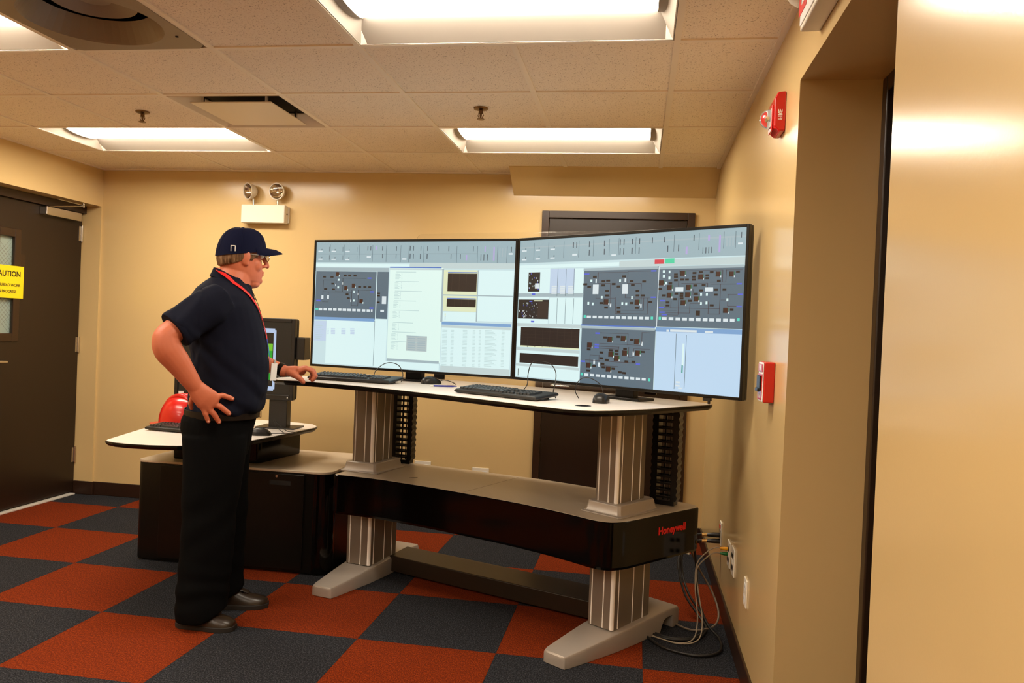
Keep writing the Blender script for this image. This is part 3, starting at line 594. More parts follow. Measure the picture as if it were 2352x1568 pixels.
LEFT_PICTURE='''m,3,238,330,619;m,333,237,394,610;w,333,233,335,612;t,0,206,393,236;W,1,176,496,200;g,499,164,998,207;b,2,611,328,635;W,71,637,330,990;s,1,645,70,807;W,330,614,394,992;d,329,628,331,987;G,399,203,666,931;B,398,196,657,205;g,398,208,661,220;t,661,210,670,615;y,669,218,833,407;W,833,218,998,407;W,836,411,997,600;y,671,415,830,533;W,673,537,831,608;t,667,405,998,413;t,830,218,835,604;B,689,233,826,240;k,689,244,827,380;k,688,440,827,498;B,689,431,826,438;b,668,615,994,637;W,669,641,994,958;g,668,641,992,659;g,670,951,995,1000;t,399,920,661,939;W,333,942,662,996;q,497,733,599,852;t,496,733,598,739;k,42,277,58,290;k,83,277,100,290;k,155,263,171,276;k,179,263,195,276;k,208,263,224,276;k,89,332,105,345;k,50,376,67,389;k,94,378,110,391;k,235,354,251,367;k,263,354,279,366;k,289,354,304,367;k,169,415,185,428;k,177,447,193,460;k,336,402,352,415;k,336,421,352,433;k,337,474,352,486;r,112,243,130,276;W,129,266,133,280;r,160,356,178,389;W,177,379,181,393;r,201,335,219,368;W,218,358,222,372;r,245,459,263,492;W,262,481,266,495;W,124,298,133,314;W,123,359,132,375;W,210,393,218,409;W,211,463,219,479;w,148,326,154,345;w,111,340,116,359;w,234,409,239,428;w,196,464,202,483;w,37,434,48,466;w,68,433,79,465;w,363,431,385,492;k,43,310,45,431;k,43,308,116,310;k,44,404,201,406;k,114,310,116,402;k,151,293,153,401;k,116,401,153,403;k,140,291,276,293;k,201,388,203,513;k,236,387,238,512;k,202,512,238,514;k,200,385,311,387;k,73,406,75,430;k,42,487,76,489;k,74,467,76,488;u,283,284,304,295;u,300,392,320,403;u,9,473,32,484;u,299,523,320,534;c,5,541,22,555;w,24,540,44,559;w,51,539,70,559;w,77,539,97,559;w,104,539,123,559;w,130,539,150,558;w,156,539,176,558;w,182,539,202,558;w,208,539,227,558;w,234,539,253,558;w,260,539,278,558;w,285,539,304,558;w,308,538,316,558;w,357,539,376,556;x,709,245,711,378;x,744,245,746,378;x,777,245,779,377;x,724,442,726,497;x,758,441,760,496;x,792,440,794,495;k,683,570,685,600;y,681,551,686,568;e,432,235,532,239;e,428,244,443,247;e,459,244,463,247;e,428,253,450,256;e,460,253,463,256;e,428,263,456,266;e,460,262,463,265;e,428,272,449,275;e,460,272,463,275;e,428,281,455,284;e,460,281,464,284;e,428,290,448,293;e,460,290,464,293;e,430,310,548,314;e,426,320,445,323;e,458,320,461,323;e,426,329,451,332;e,458,329,461,332;e,426,338,444,341;e,458,338,462,341;e,426,348,451,351;e,458,347,462,350;e,427,357,443,360;e,458,356,462,360;e,427,366,450,369;e,459,366,462,369;e,428,385,565,389;e,424,396,447,399;e,456,395,460,398;e,425,405,453,408;e,456,405,460,408;e,425,414,446,417;e,456,414,460,417;e,425,423,453,427;e,457,423,460,426;e,425,433,445,436;e,457,432,460,435;e,425,442,452,445;e,457,441,460,445;e,427,461,537,465;e,423,472,449,475;e,455,471,458,474;e,423,481,441,484;e,455,480,458,483;e,423,490,448,493;e,455,490,458,493;e,423,500,440,503;e,455,499,459,502;e,423,509,447,512;e,455,508,459,511;e,423,518,440,521;e,455,517,459,520;e,425,536,554,540;e,421,548,436,551;e,453,547,456,550;e,421,557,443,560;e,453,556,457,559;e,421,566,450,569;e,453,565,457,569;e,422,576,442,579;e,453,575,457,578;e,422,585,449,588;e,454,584,457,587;e,422,594,442,597;e,454,593,457,596;e,424,632,526,636;e,420,643,438,646;e,452,642,455,645;e,420,652,445,656;e,452,651,455,654;e,420,662,438,665;e,452,661,455,664;e,420,671,444,674;e,452,670,456,673;e,420,680,437,684;e,452,679,456,682;e,420,690,444,693;e,452,688,456,691;e,422,707,543,711;e,418,719,440,723;e,450,718,454,721;e,418,729,447,732;e,450,727,454,731;e,418,738,440,741;e,450,737,454,740;e,419,747,446,750;e,450,746,454,749;e,419,757,439,760;e,451,755,454,758;e,419,766,446,769;e,451,764,454,768;e,420,782,560,786;e,416,796,442,799;e,448,794,452,797;e,417,805,435,808;e,448,804,452,807;e,417,814,442,817;e,449,813,452,816;e,417,824,434,827;e,449,822,452,825;e,417,833,441,836;e,449,831,452,834;e,417,842,433,845;e,449,841,453,844;t,502,750,542,759;t,552,749,592,758;t,502,768,542,777;t,552,766,592,775;t,503,785,542,794;t,552,784,592,793;t,503,803,543,812;t,553,801,593,810;t,503,820,543,830;t,553,819,593,828;t,504,838,543,847;t,553,836,593,845;e,673,678,697,681;e,715,676,729,679;e,771,673,792,676;e,818,671,831,674;e,848,669,857,672;e,875,667,907,670;e,952,664,966,666;e,673,689,697,692;e,715,687,729,690;e,772,684,793,687;e,818,682,831,685;e,848,680,857,683;e,875,678,915,681;e,952,674,966,677;e,673,700,697,703;e,715,698,729,701;e,772,695,793,698;e,818,692,831,695;e,848,691,857,694;e,876,688,923,691;e,952,685,966,688;e,673,711,697,714;e,715,709,729,712;e,772,705,793,708;e,818,703,831,706;e,848,701,857,704;e,876,698,930,701;e,952,695,966,698;e,673,722,697,725;e,715,720,729,723;e,772,716,793,719;e,818,714,831,717;e,848,712,857,715;e,876,710,911,713;e,953,706,966,709;e,673,733,697,736;e,715,731,730,734;e,772,727,793,730;e,818,724,831,727;e,848,723,857,726;e,876,720,919,723;e,953,716,966,719;e,674,744,697,747;e,715,741,730,744;e,772,738,793,741;e,818,735,831,738;e,848,733,858,736;e,876,730,927,733;e,953,727,966,730;e,674,755,697,758;e,716,752,730,755;e,772,749,793,751;e,819,746,831,749;e,848,744,858,747;e,876,741,934,744;e,953,737,966,740;e,674,766,698,769;e,716,763,730,766;e,772,759,793,762;e,819,757,832,759;e,849,755,858,758;e,876,752,915,755;e,953,748,966,751;e,674,776,698,779;e,716,774,730,777;e,772,770,793,773;e,819,767,832,770;e,849,765,858,768;e,876,762,923,765;e,953,758,966,761;e,674,787,698,790;e,716,785,730,788;e,772,781,793,784;e,819,778,832,781;e,849,776,858,779;e,876,773,931,776;e,953,769,966,772;e,674,798,698,801;e,716,796,730,799;e,772,792,793,795;e,819,789,832,792;e,849,787,858,790;e,876,784,911,787;e,953,779,966,782;e,674,809,698,812;e,716,806,730,809;e,772,802,793,805;e,819,799,832,802;e,849,797,858,800;e,876,794,919,797;e,953,790,967,793;e,674,820,698,823;e,716,817,730,820;e,772,813,793,816;e,819,810,832,813;e,849,808,858,811;e,876,805,927,808;e,953,800,967,803;e,674,831,698,834;e,716,828,730,831;e,773,824,794,827;e,819,821,832,824;e,849,819,858,822;e,876,815,934,818;e,953,811,967,814;e,674,842,698,845;e,716,839,730,842;e,773,835,794,838;e,819,831,832,834;e,849,829,858,832;e,877,826,915,829;e,953,822,967,824;e,674,853,698,856;e,716,850,730,853;e,773,845,794,848;e,819,842,832,845;e,849,840,858,843;e,877,837,923,840;e,953,832,967,835;e,674,864,698,867;e,716,861,730,864;e,773,856,794,859;e,819,853,832,856;e,849,851,858,854;e,877,847,931,850;e,954,843,967,846;e,674,874,698,877;e,716,872,731,875;e,773,867,794,870;e,819,864,832,867;e,849,861,859,864;e,877,858,911,861;e,954,853,967,856;e,674,885,698,888;e,716,882,731,885;e,773,878,794,881;e,819,874,832,877;e,849,872,859,875;e,877,869,919,872;e,954,864,967,867;e,675,896,698,899;e,716,893,731,896;e,773,888,794,891;e,820,885,832,888;e,849,883,859,886;e,877,879,927,882;e,954,874,967,877;e,675,907,699,910;e,717,904,731,907;e,773,899,794,902;e,820,896,833,899;e,850,893,859,896;e,877,889,935,892;e,954,885,967,888;e,675,918,699,921;e,717,915,731,918;e,773,910,794,913;e,820,906,833,909;e,850,904,859,907;e,877,901,915,904;e,954,895,967,898;e,675,929,699,932;e,717,926,731,929;e,773,921,794,924;e,820,917,833,920;e,850,915,859,918;e,877,911,923,914;e,954,906,967,909;e,675,940,699,943;e,717,937,731,940;e,773,932,794,934;e,820,928,833,931;e,850,925,859,928;e,877,921,931,924;e,954,916,968,919;e,675,951,699,954;e,717,947,731,950;e,773,942,794,945;e,820,939,833,942;e,850,936,859,939;e,877,933,911,936;e,954,927,968,930;e,10,670,33,673;e,10,684,49,687;e,10,699,41,702;e,11,713,57,716;e,11,728,48,731;e,11,743,40,746;e,11,757,56,760;e,11,772,47,775;e,12,786,39,790;s,79,703,84,711;s,97,702,120,710;s,154,699,177,707;s,202,696,225,704;s,79,716,85,724;s,97,715,120,723;s,154,712,177,720;s,202,709,225,717;s,79,729,85,737;s,97,728,120,736;s,154,724,177,732;s,203,722,225,730;s,79,742,85,750;s,98,740,120,748;s,154,737,177,745;s,203,734,225,742;d,76,20,78,158;d,152,22,154,158;d,234,24,236,159;d,304,25,306,159;d,376,27,378,160;d,450,28,452,160;d,491,29,493,161;d,566,31,568,161;d,727,34,729,162;d,825,36,827,163;d,918,38,920,163;d,961,39,963,164;d,1,96,447,98;d,566,93,823,95;w,11,69,34,79;D,29,55,32,67;w,12,135,35,145;D,30,121,33,133;w,84,70,107,80;D,102,56,105,69;w,85,136,108,145;D,103,121,106,134;w,160,71,183,81;D,178,57,181,70;w,161,136,183,146;D,178,122,182,135;D,71,38,73,76;D,72,106,74,144;D,145,39,147,77;D,146,107,148,145;D,221,41,223,78;D,222,108,224,145;D,278,34,282,69;D,293,34,297,69;D,355,36,359,70;D,426,37,430,72;D,356,96,359,130;D,426,97,429,131;D,496,32,500,71;D,514,33,517,71;D,550,34,553,71;D,583,34,586,72;D,635,35,638,73;D,687,36,691,74;D,804,39,807,76;D,980,43,983,79;D,497,93,501,133;D,513,94,517,133;D,549,94,553,134;D,582,95,586,134;D,699,96,702,135;D,744,97,747,136;D,841,98,844,145;D,855,99,858,145;D,871,99,874,145;t,927,51,932,116;t,938,51,944,116;t,952,52,957,117;p,858,39,864,79;p,899,43,906,145;p,772,103,778,144;p,320,35,328,62;w,275,114,297,126;w,460,130,481,142;w,970,89,988,101;t,1,4,11,9;t,18,5,28,9;t,35,5,45,10;t,52,5,62,10;t,69,6,79,11;t,86,6,96,11;t,103,7,113,11;t,120,7,129,12;t,136,7,146,12;t,153,8,163,12;t,170,8,179,13;t,186,8,196,13;t,203,9,212,14;t,219,9,229,14;t,236,10,245,14;t,252,10,262,15;t,268,10,278,15;t,285,11,294,15;t,301,11,310,16;t,317,12,326,16;t,333,12,342,17;t,349,12,358,17;t,365,13,374,17;t,381,13,390,18;t,396,13,406,18;t,412,14,421,18;t,428,14,437,19;t,443,14,452,19;t,459,15,468,19;t,475,15,484,20'''
RIGHT_PICTURE='''t,0,47,1000,57;W,1,181,497,205;g,499,173,999,215;R,651,172,690,200;C,693,168,732,199;W,0,207,167,385;s,167,212,290,406;W,291,214,333,409;t,0,385,333,410;W,0,414,165,603;W,169,418,333,600;m,336,215,669,600;m,672,226,1000,598;t,333,215,666,232;t,668,218,998,235;w,669,220,672,607;m,336,619,667,1000;t,332,610,664,625;B,332,600,664,608;v,669,627,1000,1000;b,667,602,999,630;w,712,616,722,629;w,727,614,832,628;w,863,616,894,628;g,0,603,332,628;W,3,627,329,777;k,22,632,326,772;g,2,781,330,805;W,3,801,330,900;k,21,822,325,892;y,23,766,327,776;W,3,910,332,991;g,3,900,331,917;n,52,234,114,373;n,2,431,165,570;k,15,936,18,989;t,29,460,32,465;w,7,510,11,521;w,28,508,32,520;w,33,552,37,564;w,87,469,90,481;w,105,540,107,550;u,75,503,77,510;x,103,536,107,541;w,36,526,40,535;t,48,514,51,520;w,33,536,35,546;t,34,507,38,513;u,74,455,78,464;x,24,497,27,506;w,98,459,101,465;w,66,542,69,548;w,52,453,56,466;w,82,553,85,560;x,21,521,25,526;w,70,546,72,554;w,104,484,107,492;w,44,537,47,545;w,27,550,30,554;u,23,523,27,533;w,65,483,67,492;u,85,493,88,499;t,47,452,50,463;u,49,472,51,479;u,30,472,33,478;w,40,546,43,560;w,48,547,51,552;u,28,545,31,555;t,88,518,91,528;t,76,477,80,482;x,108,447,163,563;u,62,440,78,448;y,88,435,132,443;u,105,352,108,362;u,58,344,61,354;w,94,271,97,281;t,100,320,103,330;t,85,326,88,336;u,65,239,68,249;w,56,341,60,351;t,76,329,79,339;u,100,303,103,314;t,63,310,67,320;w,101,291,105,301;t,57,308,60,318;u,83,269,86,279;w,56,247,59,257;w,70,279,73,289;t,59,302,63,312;w,89,314,113,352;d,205,211,207,406;d,208,420,210,600;d,247,213,249,405;d,250,420,252,598;d,287,214,289,405;d,290,420,292,596;w,177,332,204,343;w,177,348,204,359;w,177,363,204,375;w,177,379,205,390;w,219,332,246,344;w,219,348,246,359;w,219,363,246,375;w,220,379,247,390;w,261,333,287,344;w,261,348,287,360;w,261,364,288,375;w,261,379,288,390;u,74,385,92,398;u,75,584,93,596;x,60,642,62,777;x,100,640,102,774;x,139,638,141,771;x,177,636,179,768;x,215,634,217,765;x,252,632,254,762;x,288,630,290,759;x,22,657,324,659;x,23,681,324,683;x,23,706,324,708;x,23,731,325,733;x,24,755,325,757;k,379,268,397,282;k,513,269,530,283;k,334,318,353,332;k,354,335,372,349;k,420,299,438,313;k,442,296,460,309;k,468,318,485,332;k,491,335,508,349;k,548,301,564,314;k,602,304,618,317;k,420,326,437,340;k,554,326,570,340;k,439,364,457,378;k,575,365,591,379;k,440,394,457,408;k,576,394,592,407;k,600,394,616,407;k,415,445,433,459;k,552,443,568,457;k,632,436,648,449;k,495,476,512,490;k,496,503,513,517;k,438,475,455,489;k,575,475,592,489;r,434,427,456,461;k,434,427,439,461;c2,457,426,459,451;w,456,453,460,465;r,573,428,593,461;k,573,428,577,462;c2,594,428,596,452;w,594,454,597,466;w,381,327,408,392;w,516,327,541,391;W,368,292,377,310;W,501,294,509,313;W,420,405,429,424;W,557,406,565,424;W,379,449,388,468;W,532,447,541,465;W,358,445,367,464;W,515,445,523,463;w,463,454,470,479;w,598,456,604,480;w,392,290,398,316;w,525,289,532,314;k2,400,247,537,249;k2,403,244,405,319;k2,538,245,540,321;k2,406,319,461,322;k2,461,320,463,412;k2,538,321,598,324;k2,598,322,600,412;k2,396,391,398,419;k2,396,418,487,420;k2,488,412,490,520;k2,490,497,613,499;k2,611,415,613,498;k2,490,519,631,522;k2,628,418,630,520;k2,530,391,532,418;k2,530,416,637,418;k2,537,243,639,245;k2,465,409,467,459;k2,600,412,602,457;u,337,250,362,259;u,638,239,660,248;u,641,408,663,417;r,757,247,776,279;k,757,247,762,279;c2,777,248,779,271;w,776,272,780,283;r,828,271,847,302;k,828,271,833,302;c2,847,271,849,294;w,847,295,850,306;r,894,257,911,287;k,894,256,898,287;c2,912,257,914,279;w,911,281,915,292;r,943,258,960,288;k,943,258,947,288;c2,961,258,963,280;w,961,282,964,293;r,672,305,692,337;k,672,304,677,337;c2,692,305,695,328;w,692,330,696,341;r,707,335,726,367;k,707,335,711,367;c2,727,335,729,359;w,727,360,730,372;r,782,335,801,367;k,782,335,787,367;c2,801,336,804,358;w,801,360,805,371;r,707,383,726,415;k,707,383,711,415;c2,727,383,729,406;w,727,407,730,419;r,780,381,799,412;k,780,381,785,412;c2,799,381,802,403;w,799,405,803,416;r,815,406,833,437;k,815,406,819,437;c2,833,405,836,428;w,833,430,837,441;r,764,430,783,461;k,764,430,768,461;c2,783,429,785,452;w,783,454,786,465;r,927,474,944,505;k,927,475,931,505;c2,945,474,947,496;w,945,498,948,509;k,806,256,821,269;k,830,252,845,265;k,872,253,886,266;k,968,254,982,266;k,733,263,748,276;k,733,277,749,291;k,734,299,749,312;k,759,296,775,309;k,778,297,793,309;k,805,279,819,292;k,805,297,820,310;k,856,272,870,285;k,856,290,870,302;k,900,306,914,319;k,712,318,727,332;k,672,353,687,366;k,811,333,826,346;k,843,331,858,344;k,834,363,849,376;k,891,360,905,373;k,922,360,936,372;k,891,390,905,402;k,738,383,753,396;k,759,383,774,396;k,759,397,774,410;k,760,413,775,426;k,687,394,703,407;k,734,417,749,430;k,704,438,719,451;k,704,457,720,470;k,793,427,808,440;k,815,383,830,396;k,877,454,892,467;k,952,479,965,492;k,825,494,841,524;w,741,349,773,375;w,857,351,887,376;W,711,244,718,261;W,711,282,719,299;W,687,241,695,259;W,688,270,696,288;W,861,386,868,403;W,839,386,846,403;W,861,437,868,454;W,840,441,847,458;W,938,418,945,435;W,698,315,706,332;k2,751,247,920,249;k2,752,244,754,346;k2,919,247,921,320;k2,764,325,866,327;k2,865,326,867,350;k2,873,319,933,321;k2,932,247,934,320;k2,931,248,991,250;k2,879,332,971,334;k2,913,333,915,513;k2,873,512,916,514;k2,871,438,873,514;k2,810,361,812,396;k2,810,396,840,398;k2,700,478,913,481;k2,700,493,749,495;k2,706,509,801,511;k2,800,450,802,509;k2,800,449,841,451;k2,755,396,757,521;k2,711,522,756,524;k2,725,433,727,477;k2,917,427,936,429;k2,942,393,944,465;k2,941,393,974,395;k2,943,463,978,466;u,972,327,991,336;u,978,390,996,398;u,680,429,701,438;u,677,473,699,482;u,680,502,702,511;u,689,518,711,527;u,975,462,994,470;r,459,676,480,710;k,459,677,464,711;c2,481,675,484,700;w,481,701,484,714;r,519,667,540,700;k,519,667,524,701;c2,540,666,543,690;w,540,692,544,704;r,578,684,599,717;k,578,684,583,717;c2,599,683,602,707;w,599,708,602,720;r,365,721,387,755;k,365,721,370,756;c2,388,720,390,745;w,387,747,391,759;r,466,775,488,809;k,466,776,471,810;c2,488,774,491,799;w,488,800,492,813;r,528,762,549,796;k,528,763,533,797;c2,550,761,552,786;w,550,787,553,799;r,585,758,605,791;k,585,758,589,792;c2,605,757,608,781;w,605,782,609,794;r,492,799,514,833;k,492,800,497,834;c2,514,798,517,823;w,514,824,518,836;r,364,858,386,893;k,364,859,369,894;c2,387,857,389,882;w,386,884,390,896;r,457,875,479,909;k,457,876,462,910;c2,479,874,482,899;w,479,900,483,913;k,440,675,457,689;k,500,667,517,681;k,560,683,576,696;k,365,761,383,775;k,425,777,443,791;k,426,816,444,830;k,468,759,485,773;k,495,762,512,775;k,495,781,512,795;k,532,745,548,758;k,610,758,626,771;k,451,824,469,838;k,432,852,450,866;k,394,871,411,885;k,437,875,455,889;k,483,880,500,894;k,540,826,557,840;k,571,825,587,838;k,513,900,530,914;k,532,903,549,917;k,367,906,385,920;w,398,837,406,865;w,608,699,615,726;w,574,765,581,792;w,421,852,429,880;k2,423,651,551,653;k2,550,649,552,727;k2,422,722,612,724;k2,610,640,612,711;k2,609,639,646,641;k2,419,741,514,744;k2,512,738,514,753;k2,419,754,514,757;k2,555,738,557,803;k2,556,802,578,804;k2,577,748,579,774;k2,577,745,648,747;k2,381,804,426,806;k2,381,806,383,858;k2,423,802,425,846;k2,359,839,594,842;k2,427,870,513,873;u,402,650,422,661;u,401,727,421,738;u,401,746,421,757;u,339,846,359,857;u,590,840,608,851;w,358,538,378,555;w,692,537,711,556;w,357,932,377,950;w,386,538,405,555;w,719,537,738,556;w,385,932,404,949;w,413,538,432,555;w,747,538,766,557;w,412,932,431,949;w,440,538,459,555;w,774,538,792,557;w,439,932,457,949;w,467,538,485,555;w,800,538,819,557;w,465,932,484,949;w,493,538,512,555;w,827,538,845,557;w,491,932,510,949;w,519,538,538,555;w,853,538,871,557;w,517,932,535,949;w,545,538,563,555;w,878,539,896,557;w,543,932,561,949;w,570,538,588,555;w,904,539,921,557;w,568,932,586,948;w,596,538,613,555;w,929,539,946,557;w,593,932,611,948;w,620,538,638,555;w,954,539,971,557;w,618,932,635,948;c,343,535,354,554;c,645,536,655,554;c,678,536,688,554;c,980,535,989,551;c,340,930,352,949;c,645,932,655,950;W,779,699,787,836;c3,779,832,784,881;d,752,639,754,984;d,792,644,794,975;w,759,935,775,946;w,758,957,775,967;w,769,972,785,981;d,76,23,78,145;d,152,23,154,143;d,231,23,233,140;d,305,22,307,138;d,375,22,377,136;d,449,22,451,134;d,492,21,494,133;d,567,21,569,130;d,727,20,729,126;d,825,20,827,123;d,918,19,920,120;d,961,19,963,119;w,12,71,37,81;D,30,56,34,70;w,13,135,38,145;D,31,120,35,133;w,85,70,109,80;D,102,56,106,69;w,86,133,110,143;D,104,118,107,131;w,163,69,186,79;D,180,55,184,68;w,164,131,187,140;D,181,116,185,129;D,276,32,281,72;D,293,32,297,72;D,354,32,358,71;D,425,31,429,70;D,355,89,359,129;D,426,88,430,127;D,497,31,501,69;D,514,31,518,69;D,551,30,555,68;D,582,30,586,68;D,636,30,640,67;D,687,29,691,66;D,804,28,808,64;D,981,27,984,61;D,498,90,502,132;D,514,90,518,132;D,550,89,555,131;D,581,89,585,130;D,701,86,705,126;D,745,85,749,125;D,841,108,843,146;D,852,108,855,145;D,863,107,866,145;D,874,107,876,144;t,928,47,933,109;t,940,47,945,109;t,950,47,956,109;p,860,34,867,69;p,901,37,908,141;p,775,99,783,146;w,275,112,298,125;w,461,127,482,139;w,971,89,988,100'''
large_display(math.radians(-13.616), -1, parse(LEFT_PICTURE), 'left one of two large screens, showing a tall white document window')
lr = large_display(math.radians(-33.16), 1, parse(RIGHT_PICTURE), 'right one of two large screens, showing three dark process diagrams')
obj('status_sensor', MB().box(.44,.0,-MH/2-.014,.475,.014,-MH/2+.001).box(.463,.0,-MH/2-.026,.472,.008,-MH/2-.012), X['black'], lr, bevel=.001)
ap = thing('clear_panel', 'clear acrylic sheet with rounded corners standing behind the large screens', 'panel', (-.52, 4.262, dz), math.atan2(-.476, 1.59))
def rrect(w, h, r, k=6):
    pts = []
    for cx_, cz_, a0 in ((w/2-r,h-r,0),(-w/2+r,h-r,PI/2)):
        for i in range(k+1): a = a0+i*PI/2/k; pts.append((cx_+r*math.cos(a), cz_+r*math.sin(a)))
    return pts+[(-w/2, 0), (w/2, 0)]
pp = rrect(1.62, .83, .04)
obj('sheet', MB().loft([[(x, y, z+.002) for x, z in pp] for y in (-.0012, .0012)]), X['clear'], ap)
for s in (-1, 1): obj('clamp', MB().box(s*.62-.03,-.012,.0,s*.62+.03,.012,.05), X['satin'], ap, bevel=.002)

# ---------------------------------------------------------------- keyboards, mice, pen
def keyboard(loc, rot, label, w=.47, tilt=.085):
    t = thing('keyboard', label, 'keyboard', loc, rot)
    Rt = Matrix.Rotation(tilt, 4, 'X')
    d = .168
    def TT(mb): mb.v = [tuple(Rt @ Vector(p)) for p in mb.v]; return mb
    obj('case', TT(MB().loft([[(-w/2+e,-d/2+e,z),(w/2-e,-d/2+e,z),(w/2-e,d/2-e*.6,z),(-w/2+e,d/2-e*.6,z)] for e, z in ((.010,.008),(.0,.014),(.002,.022),(.008,.026))])), X['black'], t, bevel=.002)
    kb = MB()
    def key(x, y, wx, wy):
        kb.loft([[(x-wx/2+e,y-wy/2+e,z),(x+wx/2-e,y-wy/2+e,z),(x+wx/2-e,y+wy/2-e,z),(x-wx/2+e,y+wy/2-e,z)] for e, z in ((.0006,.0255),(.0028,.034))])
    p = .0192*(w/.47); x0 = -w/2+.016
    for r in range(5):
        y = -.055+r*.019
        if r == 0:
            x = x0
            for wx in (1.3,1.2,1.2,6,1.2,1.2,1.3): key(x+wx*p/2, y, wx*p-.001, .0182); x += wx*p
        else:
            off = (0, 1.9, 1.6, 1.4, 1.0)[r]; key(x0+off*p/2, y, off*p-.001, .0182)
            for k in range(11): key(x0+off*p+(k+.5)*p, y, p-.001, .0182)
            rem = 13.4-off-11; key(x0+(off+11+rem/2)*p, y, rem*p-.001, .0182)
    for k in range(13): key(x0+(k+.5)*p*1.03, -.055+5.25*.019, p-.003, .013)
    for k in range(3):
        for r in (0, 3, 4): key(x0+(14+k)*p, -.055+r*.019, p-.001, .0182)
    key(x0+15*p, -.036, p-.001, .0182)
    for k in range(4):
        for r in range(5): key(x0+(17.7+k)*p, -.055+r*.019, p-.001, .0182)
    ko = obj('keys', TT(kb), X['keys'], t); ko['kind'] = 'stuff'
    for s in (-1, 1): obj('folding_foot', MB().box(s*(w/2-.05)-.012, .058, .0005, s*(w/2-.05)+.012, .064, .018), X['black'], t)
    return t, TT
k1, _ = keyboard((-1.435, 3.945, dz), math.radians(-9), 'black keyboard under the left large screen beside the resting hand')
obj('cord', MB().tube(smooth_path([(.06,.086,.030),(.05,.12,.05),(.075,.15,.085),(.12,.155,.098),(.17,.15,.085),(.205,.13,.045),(.21,.11,.012),(.212,.10,.004)]), .0022, 6), X['cable'], k1)
k2, _ = keyboard((-.575, 3.505, dz), math.radians(-30), 'black keyboard in front of the right large screen')
obj('cord', MB().tube(smooth_path([(.035,.088,.03),(.045,.10,.055),(.035,.115,.10),(.045,.12,.145),(.062,.13,.16)]), .0022, 6), X['cable'], k2)
obj('cord_loop', MB().tube(smooth_path([(.062,.13,.16),(.14,.13,.155),(.185,.12,.12),(.20,.10,.07),(.20,.088,.03),(.215,.09,.006)]), .0022, 6), X['cable'], k2)
def mouse(loc, rot, label, s=1.0):
    t = thing('mouse', label, 'mouse', loc, rot)
    secs = [(-.052,.012,.014),(-.048,.022,.024),(-.036,.029,.034),(-.015,.032,.039),(.010,.031,.037),(.032,.029,.029),(.047,.026,.019),(.053,.017,.010)]
    R = []
    for y, hw, h_ in secs:
        R.append([(hw*math.cos(a)*(1 if math.sin(a) > 0 else .94)*s, y*s, (max(0, math.sin(a))**.7*h_+.001)*s) for a in [2*PI*k/20 for k in range(20)]])
    obj('shell', MB().loft(R), X['black'], t, smooth=True)
    obj('scroll_wheel', MB().lathe([(.010,-.004),(.010,.004)], 14, frame((0,.030*s,.022*s), (0,1,0), (0,0,1))), X['cableg'], t)
    obj('button_seam', MB().tube([(0,.01*s,.0378*s),(0,.028*s,.0325*s),(0,.046*s,.0205*s)], .0008, 5), X['dark'], t)
    return t
m1 = mouse((-1.055, 4.03, dz), math.radians(-50), 'small black mouse on the white desk between the keyboards, beside the blue pen')
obj('cord', MB().tube(smooth_path([(0,.05,.012),(.0,.07,.02),(.03,.085,.018),(.06,.10,.01),(.09,.10,.004)]), .002, 6), X['cable'], m1)
m2 = mouse((-.145, 3.44, dz), math.radians(-8), 'black mouse at the right end of the white console desk', 1.08)
obj('cord', MB().tube(smooth_path([(0,.055,.012),(-.01,.07,.055),(-.035,.07,.085),(-.08,.065,.102),(-.115,.06,.085),(-.13,.065,.04),(-.115,.075,.006)]), .002, 6), X['cable'], m2)
pn = thing('pen', 'blue ballpoint pen lying on the white desk in front of the small mouse', 'pen', (-.945, 3.868, dz+.0045), math.radians(22))
ax = frame((0,0,0), (0,1,0), (0,0,1))
obj('barrel', MB().lathe([(.0015,-.055),(.0042,-.05),(.0045,.02),(.0042,.045)], 12, ax), X['pen'], pn, smooth=True)
obj('tip', MB().lathe([(.0005,-.072),(.0022,-.066),(.0035,-.054)], 10, ax), X['chrome'], pn, smooth=True)
obj('clip', MB().box(.015,-.0012,.0035,.058,.0012,.0055), X['chrome'], pn)
obj('push_button', MB().lathe([(.0042,.045),(.0025,.052),(.0022,.064)], 10, ax), X['pen'], pn, smooth=True)

# ---------------------------------------------------------------- credenza, side desk and its things
cz = .56
cr = thing('credenza', 'low black storage cabinet with rounded corners and a grey top', 'cabinet', (-2.13, 4.35, 0))
cpoly = [(-2.725,4.72),(-2.725,4.10)]+[(-2.685+.04*math.cos(PI+a), 4.085+.04*math.sin(PI+a)) for a in [PI/2*k/4 for k in range(5)]]+[(-1.66+.07*math.cos(-PI/2+a), 4.115+.07*math.sin(-PI/2+a)) for a in [PI/2*k/8 for k in range(9)]]+[(-1.59,4.72)]
cpoly = ccw(cpoly)
def Cr(n, mb, m, par=None, **k): return obj(n, mb, m, par or cr, world=True, **k)
Cr('body', MB().prism(inset(cpoly, .004), .012, cz-.016), X['satin'], smooth=True)
Cr('top', MB().prism(cpoly, cz-.014, cz), X['shelf'], bevel=.003)
Cr('plinth', MB().prism(inset(cpoly, .03), 0, .012), X['dark'])
for x0, x1 in ((-2.575,-2.09),(-2.085,-1.735)):
    dr = Cr('door_panel', MB().box(x0, 4.036, .025, x1, 4.05, cz-.022), X['satin'], bevel=.002)
    Cr('lock', MB().lathe([(.007,0),(.007,.004)], 12, frame(((x0+x1)/2+.02, 4.036, .525), (1,0,0), (0,0,1))), X['chrome'], dr)
    Cr('recessed_pull', MB().box((x0+x1)/2-.02, 4.0345, .478, (x0+x1)/2+.10, 4.036, .502), X['dark'], dr)
Cr('corner_highlight_strip', MB().lathe([(.071,.013),(.071,cz-.017)], 32, Matrix.Translation((-1.66, 4.1155, 0))), X['gloss'], smooth=True)
